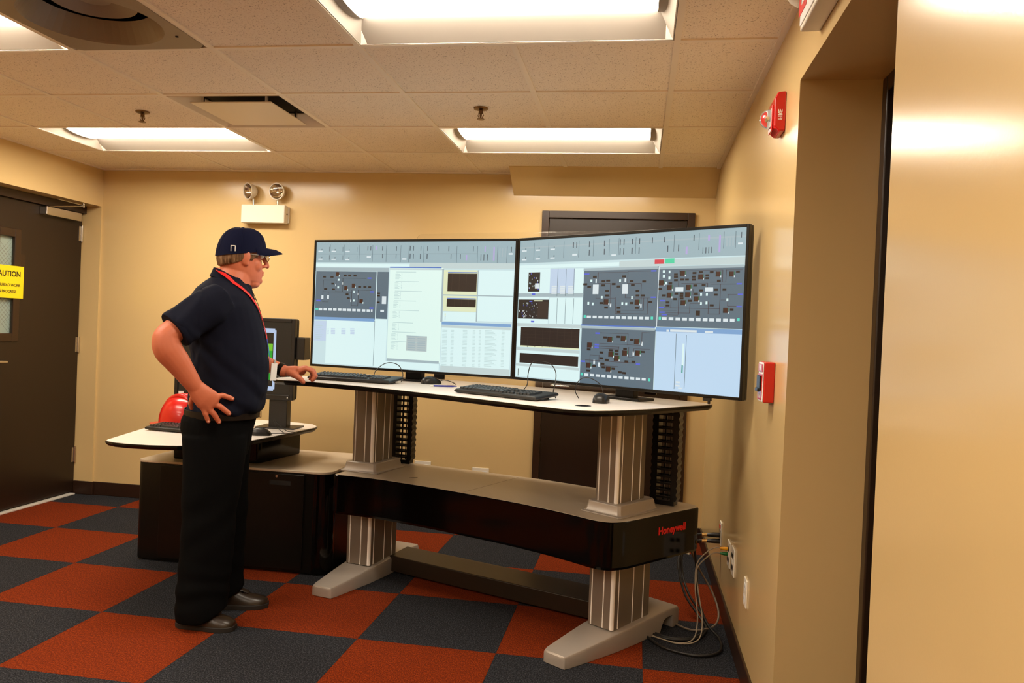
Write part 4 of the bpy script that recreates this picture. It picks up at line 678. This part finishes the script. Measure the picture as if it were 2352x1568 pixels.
sd = thing('side_desk', 'small white desk with black edge raised on a dark pedestal over the cabinet', 'desk', (-2.3, 4.2, cz))
z2 = .74
dp = ccw([(-2.575,3.58),(-2.56,3.545),(-2.50,3.515),(-2.42,3.50),(-2.30,3.505),(-2.17,3.535),(-2.07,3.62),(-1.99,3.74),(-1.94,3.86),(-1.91,4.02),(-1.865,4.40),(-1.858,4.46),(-1.875,4.53),(-1.93,4.60),(-2.05,4.645),(-2.75,4.70),(-2.79,4.66),(-2.70,4.15)])
st2 = obj('desktop', MB().prism(inset(dp, .004), z2-.006, z2), X['white'], sd, world=True, bevel=.002)
obj('desktop_edge', MB().loft([[(x, y, z) for x, y in inset(dp, d)] for d, z in ((.0,z2-.003),(.0,z2-.012),(.014,z2-.026),(.05,z2-.027))]), X['satin'], st2, world=True)
obj('pedestal', MB().prism(ccw([(-2.56,4.13),(-2.09,4.15),(-2.065,4.155),(-2.052,4.18),(-1.995,4.57),(-2.58,4.60)]), cz, z2-.027), X['gloss'], sd, world=True, bevel=.01, seg=3)
mo = thing('desktop_monitor', 'black monitor with a glowing green phone picture on the side desk', 'monitor', (-2.31, 4.33, z2), math.radians(1.5))
mw2, b0, b1 = .365, .165, .635
obj('bezel', MB().box(-mw2,-.02,b0,-mw2+.022,.015,b1).box(mw2-.022,-.02,b0,mw2,.015,b1).box(-mw2+.022,-.02,b1-.022,mw2-.022,.015,b1).box(-mw2+.022,-.02,b0,mw2-.022,.015,b0+.03), X['black'], mo, bevel=.004)
obj('back_shell', MB().box(-mw2,.015,b0,mw2,.05,b1), X['black'], mo, bevel=.012)
sp_ = obj('screen_panel', MB().box(-mw2+.022,-.012,b0+.03,mw2-.022,.014,b1-.022), X['satin'], mo)
pw, ph = 2*(mw2-.022), b1-b0-.052
spec2 = [('rim',668,90,852,950),('rim',656,112,864,928),('deep',676,150,842,890),('lime',684,300,836,400),('green',684,400,836,560),('deep2',684,560,836,760),('green',700,700,820,800)]
picture('screen_picture', spec2, 'deep', pw, ph, sp_, Matrix.Translation((0,-.0122,(b0+.03+b1-.022)/2)))
obj('stand_column', MB().box(.215,.0,.004,.325,.06,b0+.05), X['black'], mo, bevel=.004)
obj('stand_base', MB().box(.15,-.04,.0,.385,.12,.008), X['black'], mo, bevel=.003)
obj('side_speaker', MB().box(mw2+.001,.0,.40,mw2+.052,.09,.53), X['black'], mo, bevel=.005)
obj('power_light', MB().box(mw2-.035,-.0208,b0+.012,mw2-.029,-.0198,b0+.02), X['paper'], mo)
obj('label_sticker', MB().box(-mw2+.03,-.0208,b0+.004,-mw2+.062,-.0198,b0+.022), X['paper'], mo)
hh_ = thing('hard_hat', 'red hard hat resting on the side desk behind the man', 'helmet', (-2.570, 4.225, z2), math.radians(170))
R = []
for k in range(11):
    a = k/10*PI/2; rr_ = math.cos(a)**.75 if k < 10 else .04
    R.append([(.135*rr_*math.cos(q), .112*rr_*math.sin(q), .012+.152*math.sin(a)**.95) for q in [2*PI*i/36 for i in range(36)]])
shl = obj('shell', MB().loft(R), X['redp'], hh_, smooth=True)
for yy in (-.035, 0, .035):
    obj('ridge', MB().limb([(.135*math.cos(a)*.88, yy*(1-.2*math.sin(a)), .02+.150*math.sin(a)) for a in [PI*.12+PI*.76*i/10 for i in range(11)]], [.012]*11, [.008]*11, up=(0,1,0), n=8), X['redp'], shl, smooth=True)
br = [[], [], [], []]
for i in range(40):
    q = 2*PI*i/40; e = .012+.05*max(0, math.cos(q))**1.5; dz_ = -.012*max(0, math.cos(q))
    for k, (ex_, z_) in enumerate(((0,.014),(e,.010+dz_*.4),(e,.006+dz_*.4),(0,.004))):
        br[k].append(((.134+ex_)*math.cos(q), (.111+ex_*.8)*math.sin(q), max(.001, z_)))
obj('brim', MB().loft(br, caps=False), X['redp'], hh_, smooth=True)
k3, _ = keyboard((-2.375, 3.995, z2), math.radians(-6), 'black keyboard on the side desk in front of the red hard hat', .46, .05)
m3 = mouse((-1.99, 4.03, z2), math.radians(-75), 'black mouse on the side desk beside the man with a tangled cord', 1.05)
obj('cord', MB().tube(smooth_path([(0,.055,.01),(.0,.09,.012),(-.05,.12,.006),(-.11,.10,.004),(-.13,.06,.03),(-.10,.05,.075),(-.14,.075,.04),(-.17,.11,.004),(-.12,.17,.004),(-.07,.16,.003),(-.10,.10,.003)]), .002, 6), X['cable'], m3)

# ---------------------------------------------------------------- cables at the right wall
def cable(name, label, pts, r, m, group='cables at the right wall'):
    t = thing(name, label, 'cable', tuple(Vector(pts[0])), group=group)
    obj('cord', MB().tube(smooth_path(pts, 7), r, 8), m, t, world=True, smooth=True)
    return t
xw = XR-.008
for dy, dz_, lb, ex_ in ((.0,.0,'black power cord in the upper socket, hanging in a loop to the floor',0), (-.008,-.03,'black power cord in the lower socket with a white tag',.02)):
    z = .345+dz_
    c = cable('power_cable', lb, [(xw-.075,4.235+dy,z),(xw-.13,4.23+dy,z-.012),(xw-.19,4.17-ex_,z-.06),(xw-.21+ex_,4.09,z-.14),(xw-.18+ex_,4.00,.10),(xw-.12+ex_,3.92,.03),(xw-.09,3.80,.012),(xw-.14-ex_,3.66,.010),(xw-.27,3.62+ex_,.010),(xw-.38,3.70+ex_,.010)], .006, X['cable'])
    obj('plug', MB().limb([(xw,4.24+dy,z),(xw-.03,4.238+dy,z),(xw-.06,4.236+dy,z-.002)], [.017,.017,.011], [.012,.012,.009], n=10), X['black'], c, world=True, smooth=True)
    obj('metal_collar', MB().limb([(xw-.062,4.236+dy,z-.002),(xw-.09,4.234+dy,z-.004)], [.0085,.0085], n=10, tips=False), mat('brass_%d' % int(ex_*100), (240,205,140), .25, 1) if ex_ == 0 else bpy.data.materials['brass_0'], c, world=True, smooth=True)
    if ex_: obj('tag', MB().box(-.012,-.022,-.001,.012,.022,.001, Matrix.Translation((xw-.165,4.175,.27)) @ Matrix.Rotation(.9,4,'X') @ Matrix.Rotation(.5,4,'Y')), X['whitep'], c, world=True)
for k, (mm, col, lb) in enumerate(((X['yel'],X['cablew'],'pale network cable with a yellow plug'), (X['grn'],X['cablew'],'pale network cable with a green plug'))):
    z = .372-.022*k; y = 3.865-.008*k
    c = cable('network_cable', lb+' entering the wall plate', [(xw-.03,y,z),(xw-.06,y-.005,z+.002),(xw-.10,y-.02,z-.02),(xw-.145,y-.06,z-.07),(xw-.15+.012*k,y-.10,.20),(xw-.14+.02*k,y-.17,.09),(xw-.16+.02*k,y-.24,.02),(xw-.23,y-.27,.006),(xw-.34,y-.22+.02*k,.006)], .0029, col)
    obj('plug_boot', MB().limb([(xw,y,z),(xw-.016,y,z),(xw-.034,y,z+.0005)], [.009,.009,.005], [.008,.008,.005], n=10), mm, c, world=True, smooth=True)
cable('data_cable', 'thick black cable curling over the rust carpet by the right wall', [(.30,3.84,.40),(.32,3.86,.26),(.33,3.80,.14),(.37,3.74,.05),(.42,3.66,.012),(.40,3.52,.010),(.30,3.46,.010),(.16,3.52,.010),(.08,3.66,.010)], .006, X['cable'])
cable('data_cable', 'grey cable looping from the trough toward the baseboard', [(.27,3.98,.40),(.33,4.02,.25),(.41,4.00,.12),(.435,3.90,.05),(.40,3.80,.02),(.30,3.76,.010),(.20,3.86,.010)], .005, X['cableg'])
# ---------------------------------------------------------------- the man
def fuse(name, mb, voxel, iters, m, parent, wrinkle=None, mw=None):
    me = mb.mesh('tmp'); o = bpy.data.objects.new('tmp', me); COL.objects.link(o)
    d = o.modifiers.new('r', 'REMESH'); d.mode = 'VOXEL'; d.voxel_size = voxel
    s_ = o.modifiers.new('s', 'SMOOTH'); s_.iterations = iters; s_.factor = .5
    out = bpy.data.meshes.new_from_object(o.evaluated_get(bpy.context.evaluated_depsgraph_get()))
    bpy.data.objects.remove(o); bpy.data.meshes.remove(me)
    out.name = name
    if wrinkle:
        n_ = len(out.vertices); co_ = np.empty(n_*3, 'f'); out.vertices.foreach_get('co', co_); no = np.empty(n_*3, 'f'); out.vertices.foreach_get('normal', no)
        co_ = co_.reshape(-1, 3); no = no.reshape(-1, 3)
        dd = np.array([wrinkle(Vector(p)) for p in co_]); co_ += no*dd[:, None]
        out.vertices.foreach_set('co', co_.ravel()); out.update()
    out.shade_smooth()
    return put(name, out, m, parent, mw)
man = thing('person', 'man in navy polo, cap and black trousers, hand on hip, leaning on the desk', 'person', (-1.86, 3.38, 0), math.atan2(.482, .876))
def ering(z, s0, s1, b, t=0, n=28, p=2.2):
    c, a = (s0+s1)/2, (s1-s0)/2; out = []
    for k in range(n):
        q = 2*PI*k/n; x, y = math.cos(q), math.sin(q)
        out.append((c+a*math.copysign(abs(x)**(2/p), x), t+b*math.copysign(abs(y)**(2/p), y), z))
    return out
TORSO = [(.925,-.135,.140,.172),(.935,-.150,.160,.190),(.955,-.155,.174,.199),(.99,-.148,.188,.197),(1.04,-.138,.197,.194),(1.10,-.138,.201,.196),(1.17,-.142,.199,.196),(1.24,-.150,.191,.197),(1.31,-.158,.176,.196),(1.37,-.160,.158,.196),(1.42,-.158,.140,.192),(1.46,-.150,.122,.170),(1.495,-.128,.105,.130),(1.525,-.095,.088,.090),(1.55,-.062,.078,.066)]
def shrink(r, e): return [(z, a+e, b-e, w-e) for z, a, b, w in r]
tor = MB().loft([ering(*q) for q in TORSO])
# right (near) arm in a sleeve, left arm in a sleeve
SH_R, EL_R, WR_R = (-.035,-.165,1.435), (-.235,-.262,1.272), (-.108,-.238,1.062)
SH_L, EL_L, WR_L = (.0,.165,1.435), (.085,.285,1.185), (.277,.170,1.116)
up_t = (0,1,0)
def lerp(a, b, t): return tuple(x+(y-x)*t for x, y in zip(a, b))
sl = [lerp(SH_R, EL_R, q) for q in (-.12,.15,.4,.62,.80)]
tor.limb(sl, [.070,.086,.082,.079,.080], [.075,.078,.070,.066,.066], up=up_t, n=22, tips=False)
tor.ball((-.05,-.145,1.415), (.085,.075,.085))
sl2 = [lerp(SH_L, EL_L, q) for q in (-.1,.2,.5,.75)]
tor.limb(sl2, [.072,.08,.074,.074], [.072,.076,.07,.07], up=(1,0,0), n=20, tips=False)
def shirt_w(p):
    f = min(1, max(0, (1.48-p.z)/.1))
    a = noise.noise(Vector((p.x*9+p.z*5, p.y*9, p.z*7-p.x*6)))*.007
    g = max(0, 1-abs(p.z-1.2+.9*(p.x+.05))/.13)*max(0, 1-abs(p.z-1.15)/.25)
    a += math.sin((p.z+p.x*.85)*75+3*noise.noise(p*6))*.0042*g
    b2 = math.sin((p.z*1.6+p.x*.9)*34+4*noise.noise(p*5))*.0055*max(0, 1-abs(p.z-.985)/.12)
    c = 0
    if p.x < -.1 and p.y < -.1: c = math.sin((p.x*.75-p.z*.6)*80+3*noise.noise(p*7))*.0040
    return (a+b2)*f+c
# --- body
bd = MB()
bd.loft([ering(*q) for q in shrink(TORSO, .012)])
bd.loft([ering(z, a, b, w, t, p=2) for z, a, b, w, t in ((1.47,-.085,.090,.080,0),(1.51,-.060,.100,.070,0),(1.545,-.045,.112,.066,.008),(1.58,-.034,.120,.064,.016),(1.62,-.028,.115,.060,.018),(1.65,-.02,.10,.055,.018))])
A = MB()
for pts, ra, rb, up in (
    ([SH_R, lerp(SH_R,EL_R,.5), lerp(SH_R,EL_R,.92), lerp(EL_R,(-.222,-.262,1.235),.6), (-.215,-.262,1.215), (-.178,-.254,1.165), WR_R],
     [.046,.050,.052,.057,.058,.051,.032], [.046,.048,.050,.050,.050,.043,.027], up_t),
    ([SH_L, lerp(SH_L,EL_L,.5), EL_L, lerp(EL_L,WR_L,.12), lerp(EL_L,WR_L,.35), lerp(EL_L,WR_L,.7), WR_L], [.058,.054,.046,.047,.047,.037,.027], [.058,.054,.046,.047,.045,.036,.030], (0,0,1))):
    k_ = 5; P2 = smooth_path(pts, k_); N2 = len(P2)
    f_ = lambda r: [float(np.interp(i/k_, range(len(r)), r)) for i in range(N2)]
    bd.limb(P2, f_(ra), f_(rb), up=up, n=18)
NAILS = []
# right hand on the hip: palm, four fingers spread forward, thumb behind
bd.limb([(-.115,-.238,1.072),(-.092,-.238,1.043),(-.065,-.235,1.015),(-.040,-.228,.995)], [.034,.043,.050,.049], [.025,.023,.021,.018], up=up_t, n=16)
for base, midp, tip, r_ in (((-.045,-.232,1.022),(.0,-.222,1.030),(.040,-.206,1.014),.0122), ((-.045,-.232,.997),(-.008,-.222,.982),(.029,-.208,.950),.0126), ((-.060,-.232,.982),(-.032,-.226,.950),(-.010,-.212,.914),.0122), ((-.078,-.232,.980),(-.066,-.228,.950),(-.053,-.216,.917),.0110)):
    bd.limb([lerp(base,midp,-.4), base, lerp(base,midp,.6), midp, lerp(midp,tip,.6), tip], [r_*1.1,r_*1.1,r_,r_*1.02,r_*.95,r_*.86], up=up_t, n=12)
    NAILS.append((Vector(tip), (Vector(tip)-Vector(midp)).normalized()))
bd.limb([(-.105,-.225,1.05),(-.118,-.205,1.02),(-.128,-.185,.99),(-.124,-.165,.968)], [.014,.013,.011,.009], up=up_t, n=12)
# left hand resting on the desk edge, fingers curled
bd.limb([(.268,.174,1.118),(.300,.172,1.117),(.330,.170,1.117),(.362,.168,1.118)], [.028,.034,.039,.036], [.022,.024,.026,.021], up=(0,.35,1), n=16)
for y0, dx, r_ in ((.136,.0,.0118),(.158,.008,.0122),(.180,.006,.0116),(.200,-.004,.0104)):
    P_ = [(.345,y0+.002,1.122),(.374+dx,y0,1.134),(.408+dx,y0-.006,1.122),(.420+dx,y0-.010,1.096),(.408+dx,y0-.012,1.078)]
    bd.limb(P_, [r_*1.15,r_*1.1,r_*1.02,r_*.95,r_*.8], up=up_t, n=12)
bd.limb([(.300,.150,1.112),(.328,.132,1.100),(.352,.122,1.084),(.366,.118,1.068)], [.019,.0165,.0135,.0115], up=up_t, n=12)
# legs inside the trousers
for pts in (((-.02,-.095,.90),(-.035,-.11,.50),(-.06,-.125,.08)), ((-.01,.095,.90),(.02,.10,.50),(.04,.10,.08))):
    bd.limb([pts[0], lerp(pts[0],pts[1],.5), pts[1], lerp(pts[1],pts[2],.35), pts[2]], [.085,.075,.055,.054,.036], n=16)
# head
HM = Matrix.Translation((.062, .022, 1.652)) @ Matrix.Rotation(math.radians(16), 4, 'Z') @ Matrix.Rotation(math.radians(2), 4, 'Y')
def hring(z, xb, xf, hw, n=32):
    c, a = (xb+xf)/2, (xf-xb)/2; out = []
    for k in range(n):
        q = 2*PI*k/n; out.append(HM @ Vector((c+a*math.cos(q), hw*math.sin(q)*(1-.14*math.cos(q)), z)))
    return out
HEAD = [(-.132,.0,.066,.026),(-.126,-.02,.084,.042),(-.112,-.05,.095,.056),(-.09,-.07,.098,.064),(-.065,-.083,.097,.069),(-.04,-.092,.094,.072),(-.015,-.098,.090,.074),(.01,-.102,.090,.076),(.03,-.104,.098,.077),(.05,-.098,.092,.071),(.07,-.085,.075,.060),(.088,-.062,.052,.045),(.098,-.035,.025,.025)]
bd.loft([hring(*q) for q in HEAD])
def hball(c, r, rot=None): 
    m_ = HM.to_3x3() @ (rot.to_3x3() if rot else Matrix.Identity(3)); bd.ball(HM @ Vector(c), r, 16, 10, m_)
bd.limb([HM @ Vector(p) for p in ((.092,0,.018),(.103,0,-.002),(.116,0,-.024),(.121,0,-.036))], [.007,.009,.012,.012], [.008,.010,.011,.010], n=14)
for s in (-1, 1):
    hball((.103, s*.012, -.038), (.012,.009,.008))
    hball((.086, s*.030, .026), (.016,.022,.008))
    hball((.052, s*.040, -.040), (.030,.022,.034))
    hball((-.006, s*.078, -.012), (.021,.011,.036), Matrix.Rotation(s*.35, 3, 'Z') @ Matrix.Rotation(.12, 3, 'Y'))
    hball((-.0, s*.079, -.038), (.012,.009,.013))
hball((.096, 0, -.066), (.010,.024,.006)); hball((.095, 0, -.078), (.011,.021,.007)); hball((.086, 0, -.108), (.016,.022,.016))
hball((.045, 0, -.125), (.045,.045,.022))
body = fuse('body', bd, .0036, 4, X['skin'], man)
for p_, d_ in NAILS: obj('fingernail', MB().ball((0,0,0), (.0062,.0048,.0022), 10, 6), X['nail'], body, smooth=True, mw=frame(p_+Vector((0,-.0088,0)), d_, d_.cross(Vector((0,-1,0)))))
shirt = fuse('polo_shirt', tor, .0065, 6, X['navy'], man, shirt_w)
# trousers
tr = MB()
tr.loft([ering(z, a, b, w, 0, p=2.1) for z, a, b, w in ((.74,-.13,.115,.15),(.80,-.160,.132,.185),(.86,-.176,.142,.192),(.90,-.174,.150,.191),(.93,-.160,.156,.188),(.95,-.150,.150,.182))])
def leg(cs):
    tr.loft([[(x, y, zz+{.035:.06,.05:.05,.09:.035}.get(z, 0)*max(0, (x-s)/a)) for x, y, zz in ering(z, s-a, s+a, b, t, p=2.1)] for z, s, t, a, b in cs])
leg([(.84,-.025,-.095,.140,.095),(.75,-.025,-.10,.132,.094),(.65,-.028,-.105,.124,.090),(.52,-.035,-.110,.118,.086),(.42,-.040,-.115,.115,.084),(.30,-.045,-.12,.112,.080),(.18,-.050,-.125,.110,.078),(.09,-.052,-.13,.110,.078),(.035,-.050,-.13,.112,.080)])
leg([(.84,.0,.095,.138,.095),(.75,.005,.097,.130,.093),(.65,.010,.10,.122,.088),(.52,.016,.10,.114,.084),(.42,.020,.102,.108,.080),(.30,.026,.103,.100,.076),(.18,.034,.105,.092,.074),(.09,.040,.105,.088,.072),(.05,.040,.105,.088,.072)])
def trouser_w(p):
    k = max(0, 1-p.z/.9)
    return noise.noise(Vector((p.x*8, p.y*8, p.z*4)))*.006+math.sin(p.z*60+p.x*22+5*noise.noise(p*4))*.0035*max(0, 1-abs(p.z-.16)/.18)+math.sin(p.z*38-p.x*30+4*noise.noise(p*3))*.003*max(0, 1-abs(p.z-.48)/.2)
pants = fuse('trousers', tr, .0075, 5, X['trouser'], man, trouser_w)
# belt
bl = MB(); bl.loft([ering(z, -.156-e, .158+e, .189+e, 0, p=2.1) for z, e in ((.916,.001),(.916,.006),(.950,.006),(.950,.001))], caps=False)
belt = obj('belt', bl, X['belt'], man, smooth=True)
obj('buckle', MB().box(.162,-.028,.912,.172,.028,.918).box(.162,-.028,.948,.172,.028,.954).box(.162,-.028,.912,.172,-.022,.954).box(.162,.022,.912,.172,.028,.954), X['chrome'], belt, bevel=.002)
# collar
cm = MB(); R = [[], [], [], []]
n = 40
for k in range(n):
    q = PI*.045+2*PI*(1-.045)*k/(n-1)
    c, s_ = math.cos(q), math.sin(q); fr_ = max(0, c)
    cx_ = .010+.030*fr_
    zt = 1.590-.075*(.5+.5*c)**1.3; zl = zt-.040-.016*fr_**2
    for i, (r1, r2, z) in enumerate(((.064,.063,zt-.004),(.068,.068,zt),(.084,.086,zl),(.080,.081,zl-.003))):
        R[i].append((cx_+r1*c, .004+r2*s_, z))
rings = [[R[i][k] for i in range(4)] for k in range(n)]
cm.loft(rings)
obj('collar', cm, X['navy'], shirt, smooth=True)
# ribbons laid on the shirt
dg = bpy.context.evaluated_depsgraph_get()
bv = BVHTree.FromPolygons([v.co for v in shirt.data.vertices], [tuple(p.vertices) for p in shirt.data.polygons])
def on_shirt(s, z, frm, off=.004, t=None):
    if frm == 'near': h_ = bv.ray_cast(Vector((s, -1, z)), Vector((0, 1, 0)))
    elif frm == 'front': h_ = bv.ray_cast(Vector((1, t, z)), Vector((-1, 0, 0)))
    if h_[0] is None: return None
    return h_[0]+h_[1]*off, h_[1]
def ribbon(name, pts, w, m, par):
    rings = []
    for k, (p, nn_) in enumerate(pts):
        d = (pts[min(k+1,len(pts)-1)][0]-pts[max(k-1,0)][0]).normalized(); a_ = d.cross(nn_).normalized()*w
        rings.append([tuple(p-a_), tuple(p+a_), tuple(p+a_+nn_*.0015), tuple(p-a_+nn_*.0015)])
    return obj(name, MB().loft(rings), m, par, smooth=True)
def drape(knots, k=8):
    """knots (s, t, z) around the neck and down the chest, pushed out onto shirt and collar"""
    out = []
    for p in smooth_path(knots, k):
        h_ = bv.find_nearest(p)
        nn_ = h_[1]; q = h_[0]+nn_*.005
        if (p-q).dot(nn_) > 0: q = p
        out.append((q, nn_))
    return out
near = [(-.045,.0,1.588),(-.035,-.05,1.572),(.005,-.088,1.545),(.045,-.100,1.505),(.085,-.095,1.455),(.122,-.080,1.405),(.150,-.062,1.350),(.172,-.05,1.30),(.180,-.045,1.275)]
far = [(-.045,.0,1.588),(-.035,.05,1.572),(.01,.085,1.535),(.07,.085,1.47),(.125,.055,1.40),(.158,.0,1.335),(.176,-.035,1.285),(.180,-.045,1.275)]
lan = ribbon('lanyard', drape(near), .0085, X['lan'], man)
ribbon('lanyard_far_strap', drape(far), .0075, X['lan'], lan)
b0_ = drape([(.181,-.047,1.275),(.190,-.052,1.225),(.198,-.058,1.175)], 5)
ribbon('blue_strap', b0_, .006, X['blue'], lan)
bp, bn = b0_[-1]
Mb = frame(bp+Vector((.012,-.012,-.045))+bn*.006, Vector((0,0,1)).cross(Vector((.62,-.78,0))), (.12,0,1))
obj('badge', MB().box(-.017,-.045,-.001,.017,.036,.001), X['paper'], lan, mw=Mb)
obj('badge_clip', MB().box(-.005,.036,-.002,.005,.05,.003), X['chrome'], lan, mw=Mb)
for z, s_ in ((1.495,.112),(1.455,.13)):
    h_ = on_shirt(0, z, 'front', .001, -.002)
    if h_: obj('button', MB().ball(h_[0], (.005,.005,.005), 8, 6), X['cableg'], shirt, smooth=True)
h_ = bv.ray_cast(Vector((.25,-.3,1.515)), Vector((-.5,.85,0)).normalized())
pk = drape([(.105,0,1.50),(.128,0,1.45),(.150,0,1.40),(.166,0,1.35)], 4)
ribbon('placket', pk, .014, X['navy'], shirt)
# sleeve hem band
hm = [lerp(SH_R, EL_R, q) for q in (.74,.80,.815)]
obj('sleeve_hem', MB().limb(hm, [.0815,.0825,.080], [.068,.069,.067], up=up_t, n=26, tips=False), X['navy'], shirt, smooth=True)
# watch
wd = (Vector(WR_L)-Vector(EL_L)).normalized(); wp = Vector(WR_L)-wd*.016
obj('wristband', MB().limb([wp-wd*.011, wp+wd*.011], [.034,.032], [.036,.034], n=24, tips=False), X['satin'], man, smooth=True)
# shoes
def shoe(heel, toe, name):
    h0, t0 = Vector((*heel,0)), Vector((*toe,0)); L_ = (t0-h0).length; d = (t0-h0)/L_
    Mf = frame(h0, d, Vector((0,0,1)).cross(d))
    secs = [(.0,.022,.058,.02),(.02,.034,.078,.0),(.06,.040,.092,.0),(.10,.040,.096,.0),(.135,.041,.080,.0),(.17,.047,.066,.0),(.205,.050,.056,.0),(.24,.047,.050,.0),(.265,.038,.043,.0),(.282,.022,.034,.008)]
    R = []
    for x, hw, zt, _ in secs:
        x *= L_/.285; zt *= 1.12; R.append([tuple(Mf @ Vector((x, hw*math.cos(a)*(1 if math.sin(a) > -.2 else .95), .018+(zt-.018)*(max(0, math.sin(a))**.8) if math.sin(a) > 0 else .018+.006*math.sin(a)))) for a in [2*PI*k/22 for k in range(22)]])
    sh_ = obj(name, MB().loft(R), X['shoe'], man, smooth=True)
    pl = [(x*L_/.285, hw+.005) for x, hw, _, _ in secs]; pl[0] = (-.004, .020); pl[-1] = (.287*L_/.285, .022)
    poly = [tuple((Mf @ Vector((x, hw, 0))).xy) for x, hw in pl]+[tuple((Mf @ Vector((x, -hw, 0))).xy) for x, hw in pl[::-1]]
    obj('sole', MB().prism(ccw(poly), 0, .022), X['sole'], sh_, bevel=.003)
    lc = MB()
    for k in range(4):
        x = (.135+k*.016)*L_/.285; z = (.094, .086, .079, .073)[k]
        lc.tube([tuple(Mf @ Vector((x, y, z+.004-abs(y)*.5))) for y in (-.022,-.01,0,.01,.022)], .0025, 6)
    obj('laces', lc, X['satin'], sh_, smooth=True)
    obj('tongue', MB().limb([tuple(Mf @ Vector(p)) for p in ((.10,0,.104),(.13,0,.096),(.19,0,.070))], [.020,.022,.018], [.007,.007,.006], n=12), X['shoe'], sh_, smooth=True)
shoe((-.150,-.085), (.085,-.200), 'shoe')
shoe((-.040,.120), (.238,.072), 'shoe')
# cap
cp = MB(); R = []
for k in range(12):
    a = k/11*PI/2; q_ = math.cos(a)**.62 if k < 11 else .02
    R.append([HM @ Vector((-.004+.113*q_*math.cos(t_), .088*q_*math.sin(t_)*(1-.10*math.cos(t_)), (.008+.022*math.cos(t_))*(1-k/11)+.127*math.sin(a)**1.1*(k > 0)+.0*(k/11))) for t_ in [2*PI*i/40 for i in range(40)]])
cap = obj('cap', MB().loft(R), X['capm'], man, smooth=True)
R = []
for i in range(25):
    t_ = math.radians(-68+136*i/24); e = .083*max(0, math.cos(t_*1.28))**.7
    x0, y0 = -.004+.108*math.cos(t_), .084*math.sin(t_); z0 = .030+.012*math.cos(t_)
    R.append([HM @ Vector(p) for p in ((x0-.004,y0,z0+.006),(x0+e*.6,y0*1.02,z0+.004-6*y0*y0*.4),(x0+e,y0*1.03,z0-.008-6*y0*y0*.5),(x0+e,y0*1.03,z0-.013-6*y0*y0*.5),(x0+e*.6,y0*1.02,z0-.002-6*y0*y0*.4),(x0-.004,y0,z0))])
obj('cap_brim', MB().loft(R), X['capm'], cap, smooth=True)
obj('cap_button', MB().ball(HM @ Vector((-.004,0,.126)), (.009,.009,.006), 12, 8), X['capm'], cap, smooth=True)
for k in range(6):
    t0_ = k*PI/3+.3
    pts = [HM @ Vector((-.004+.113*math.cos(a)**.62*math.cos(t0_), .088*math.cos(a)**.62*math.sin(t0_)*(1-.10*math.cos(t0_)), (.008+.022*math.cos(t0_))*(1-a/(PI/2))+.128*math.sin(a)**1.1)) for a in [PI/2*i/10*.97 for i in range(1, 11)]]
    obj('cap_seam', MB().tube(pts, .0012, 5), X['capm'], cap)
t_ = math.radians(238)
bc = HM @ Vector((-.004+.115*math.cos(t_), .090*math.sin(t_)*(1-.10*math.cos(t_)), .022)); nb = (HM.to_3x3() @ Vector((math.cos(t_), math.sin(t_), .1))).normalized()
Mk = frame(bc, Vector((0,0,1)).cross(nb), (0,0,1))
obj('cap_buckle', MB().box(-.0105,-.013,0,-.008,.013,.003).box(.008,-.013,0,.0105,.013,.003).box(-.0105,.0105,0,.0105,.013,.003), X['strip'], cap, mw=Mk)
# hair below the cap
R = []
for k in range(33):
    t_ = math.radians(58+244*k/32); c, s_ = math.cos(t_), math.sin(t_); back = max(0, -c)
    zl = -.012-.045*back**.6 if c < .02 else (-.022 if c < .36 else -.006)
    side = []
    zt_ = .010
    for z, e in ((zt_,-.003),(zt_,.004),((zt_+zl)/2,.006),(zl+.006,.005),(zl,.001),(zl,-.005),((zt_+zl)/2,-.005)):
        f = 1-.10*max(0, (-z-.02)/.05)
        side.append(HM @ Vector((-.003+(.103*f+e)*c, (.078*f+e)*s_*(1-.14*c), z)))
    R.append(side)
obj('hair', MB().loft(R), X['hair'], man, smooth=True)
# eyes and glasses
for s_ in (-1, 1):
    e_ = obj('eye', MB().ball((0,0,0), (.0125,.0125,.0125), 16, 10), X['eye'], man, smooth=True, mw=Matrix.Translation(HM @ Vector((.0795, s_*.031, .006))))
    obj('iris', MB().ball((0,0,0), (.004,.0058,.0058), 12, 8), X['iris'], man, smooth=True, mw=Matrix.Translation(HM @ Vector((.0905, s_*.031, .006))) @ HM.to_3x3().to_4x4())
gl = MB()
for s_ in (-1, 1):
    pts = [HM @ Vector((.112-.10*abs(.033+.026*math.cos(a))**1.4*2.2, s_*(.033+.026*math.cos(a)), .001+.018*math.sin(a))) for a in [2*PI*i/20 for i in range(21)]]
    gl.tube(pts, .0014, 6)
    gl.tube([HM @ Vector(p) for p in ((.086, s_*.060, .006),(.05, s_*.079, .006),(.005, s_*.086, .004),(-.015, s_*.085, -.006))], .0014, 6)
gl.tube([HM @ Vector(p) for p in ((.111,-.008,.005),(.116,0,.008),(.111,.008,.005))], .0014, 6)
go = obj('glasses', gl, X['chrome'], man, smooth=True)
for s_ in (-1, 1):
    pts = [HM @ Vector((.1105-.10*abs(.033+.026*math.cos(a))**1.4*2.2, s_*(.033+.025*math.cos(a)), .001+.017*math.sin(a))) for a in [2*PI*i/20 for i in range(20)]]
    off = HM.to_3x3() @ Vector((.0012,0,0))
    obj('glasses_lens', MB().loft([[p for p in pts], [p+off for p in pts]]), X['clear'], go)
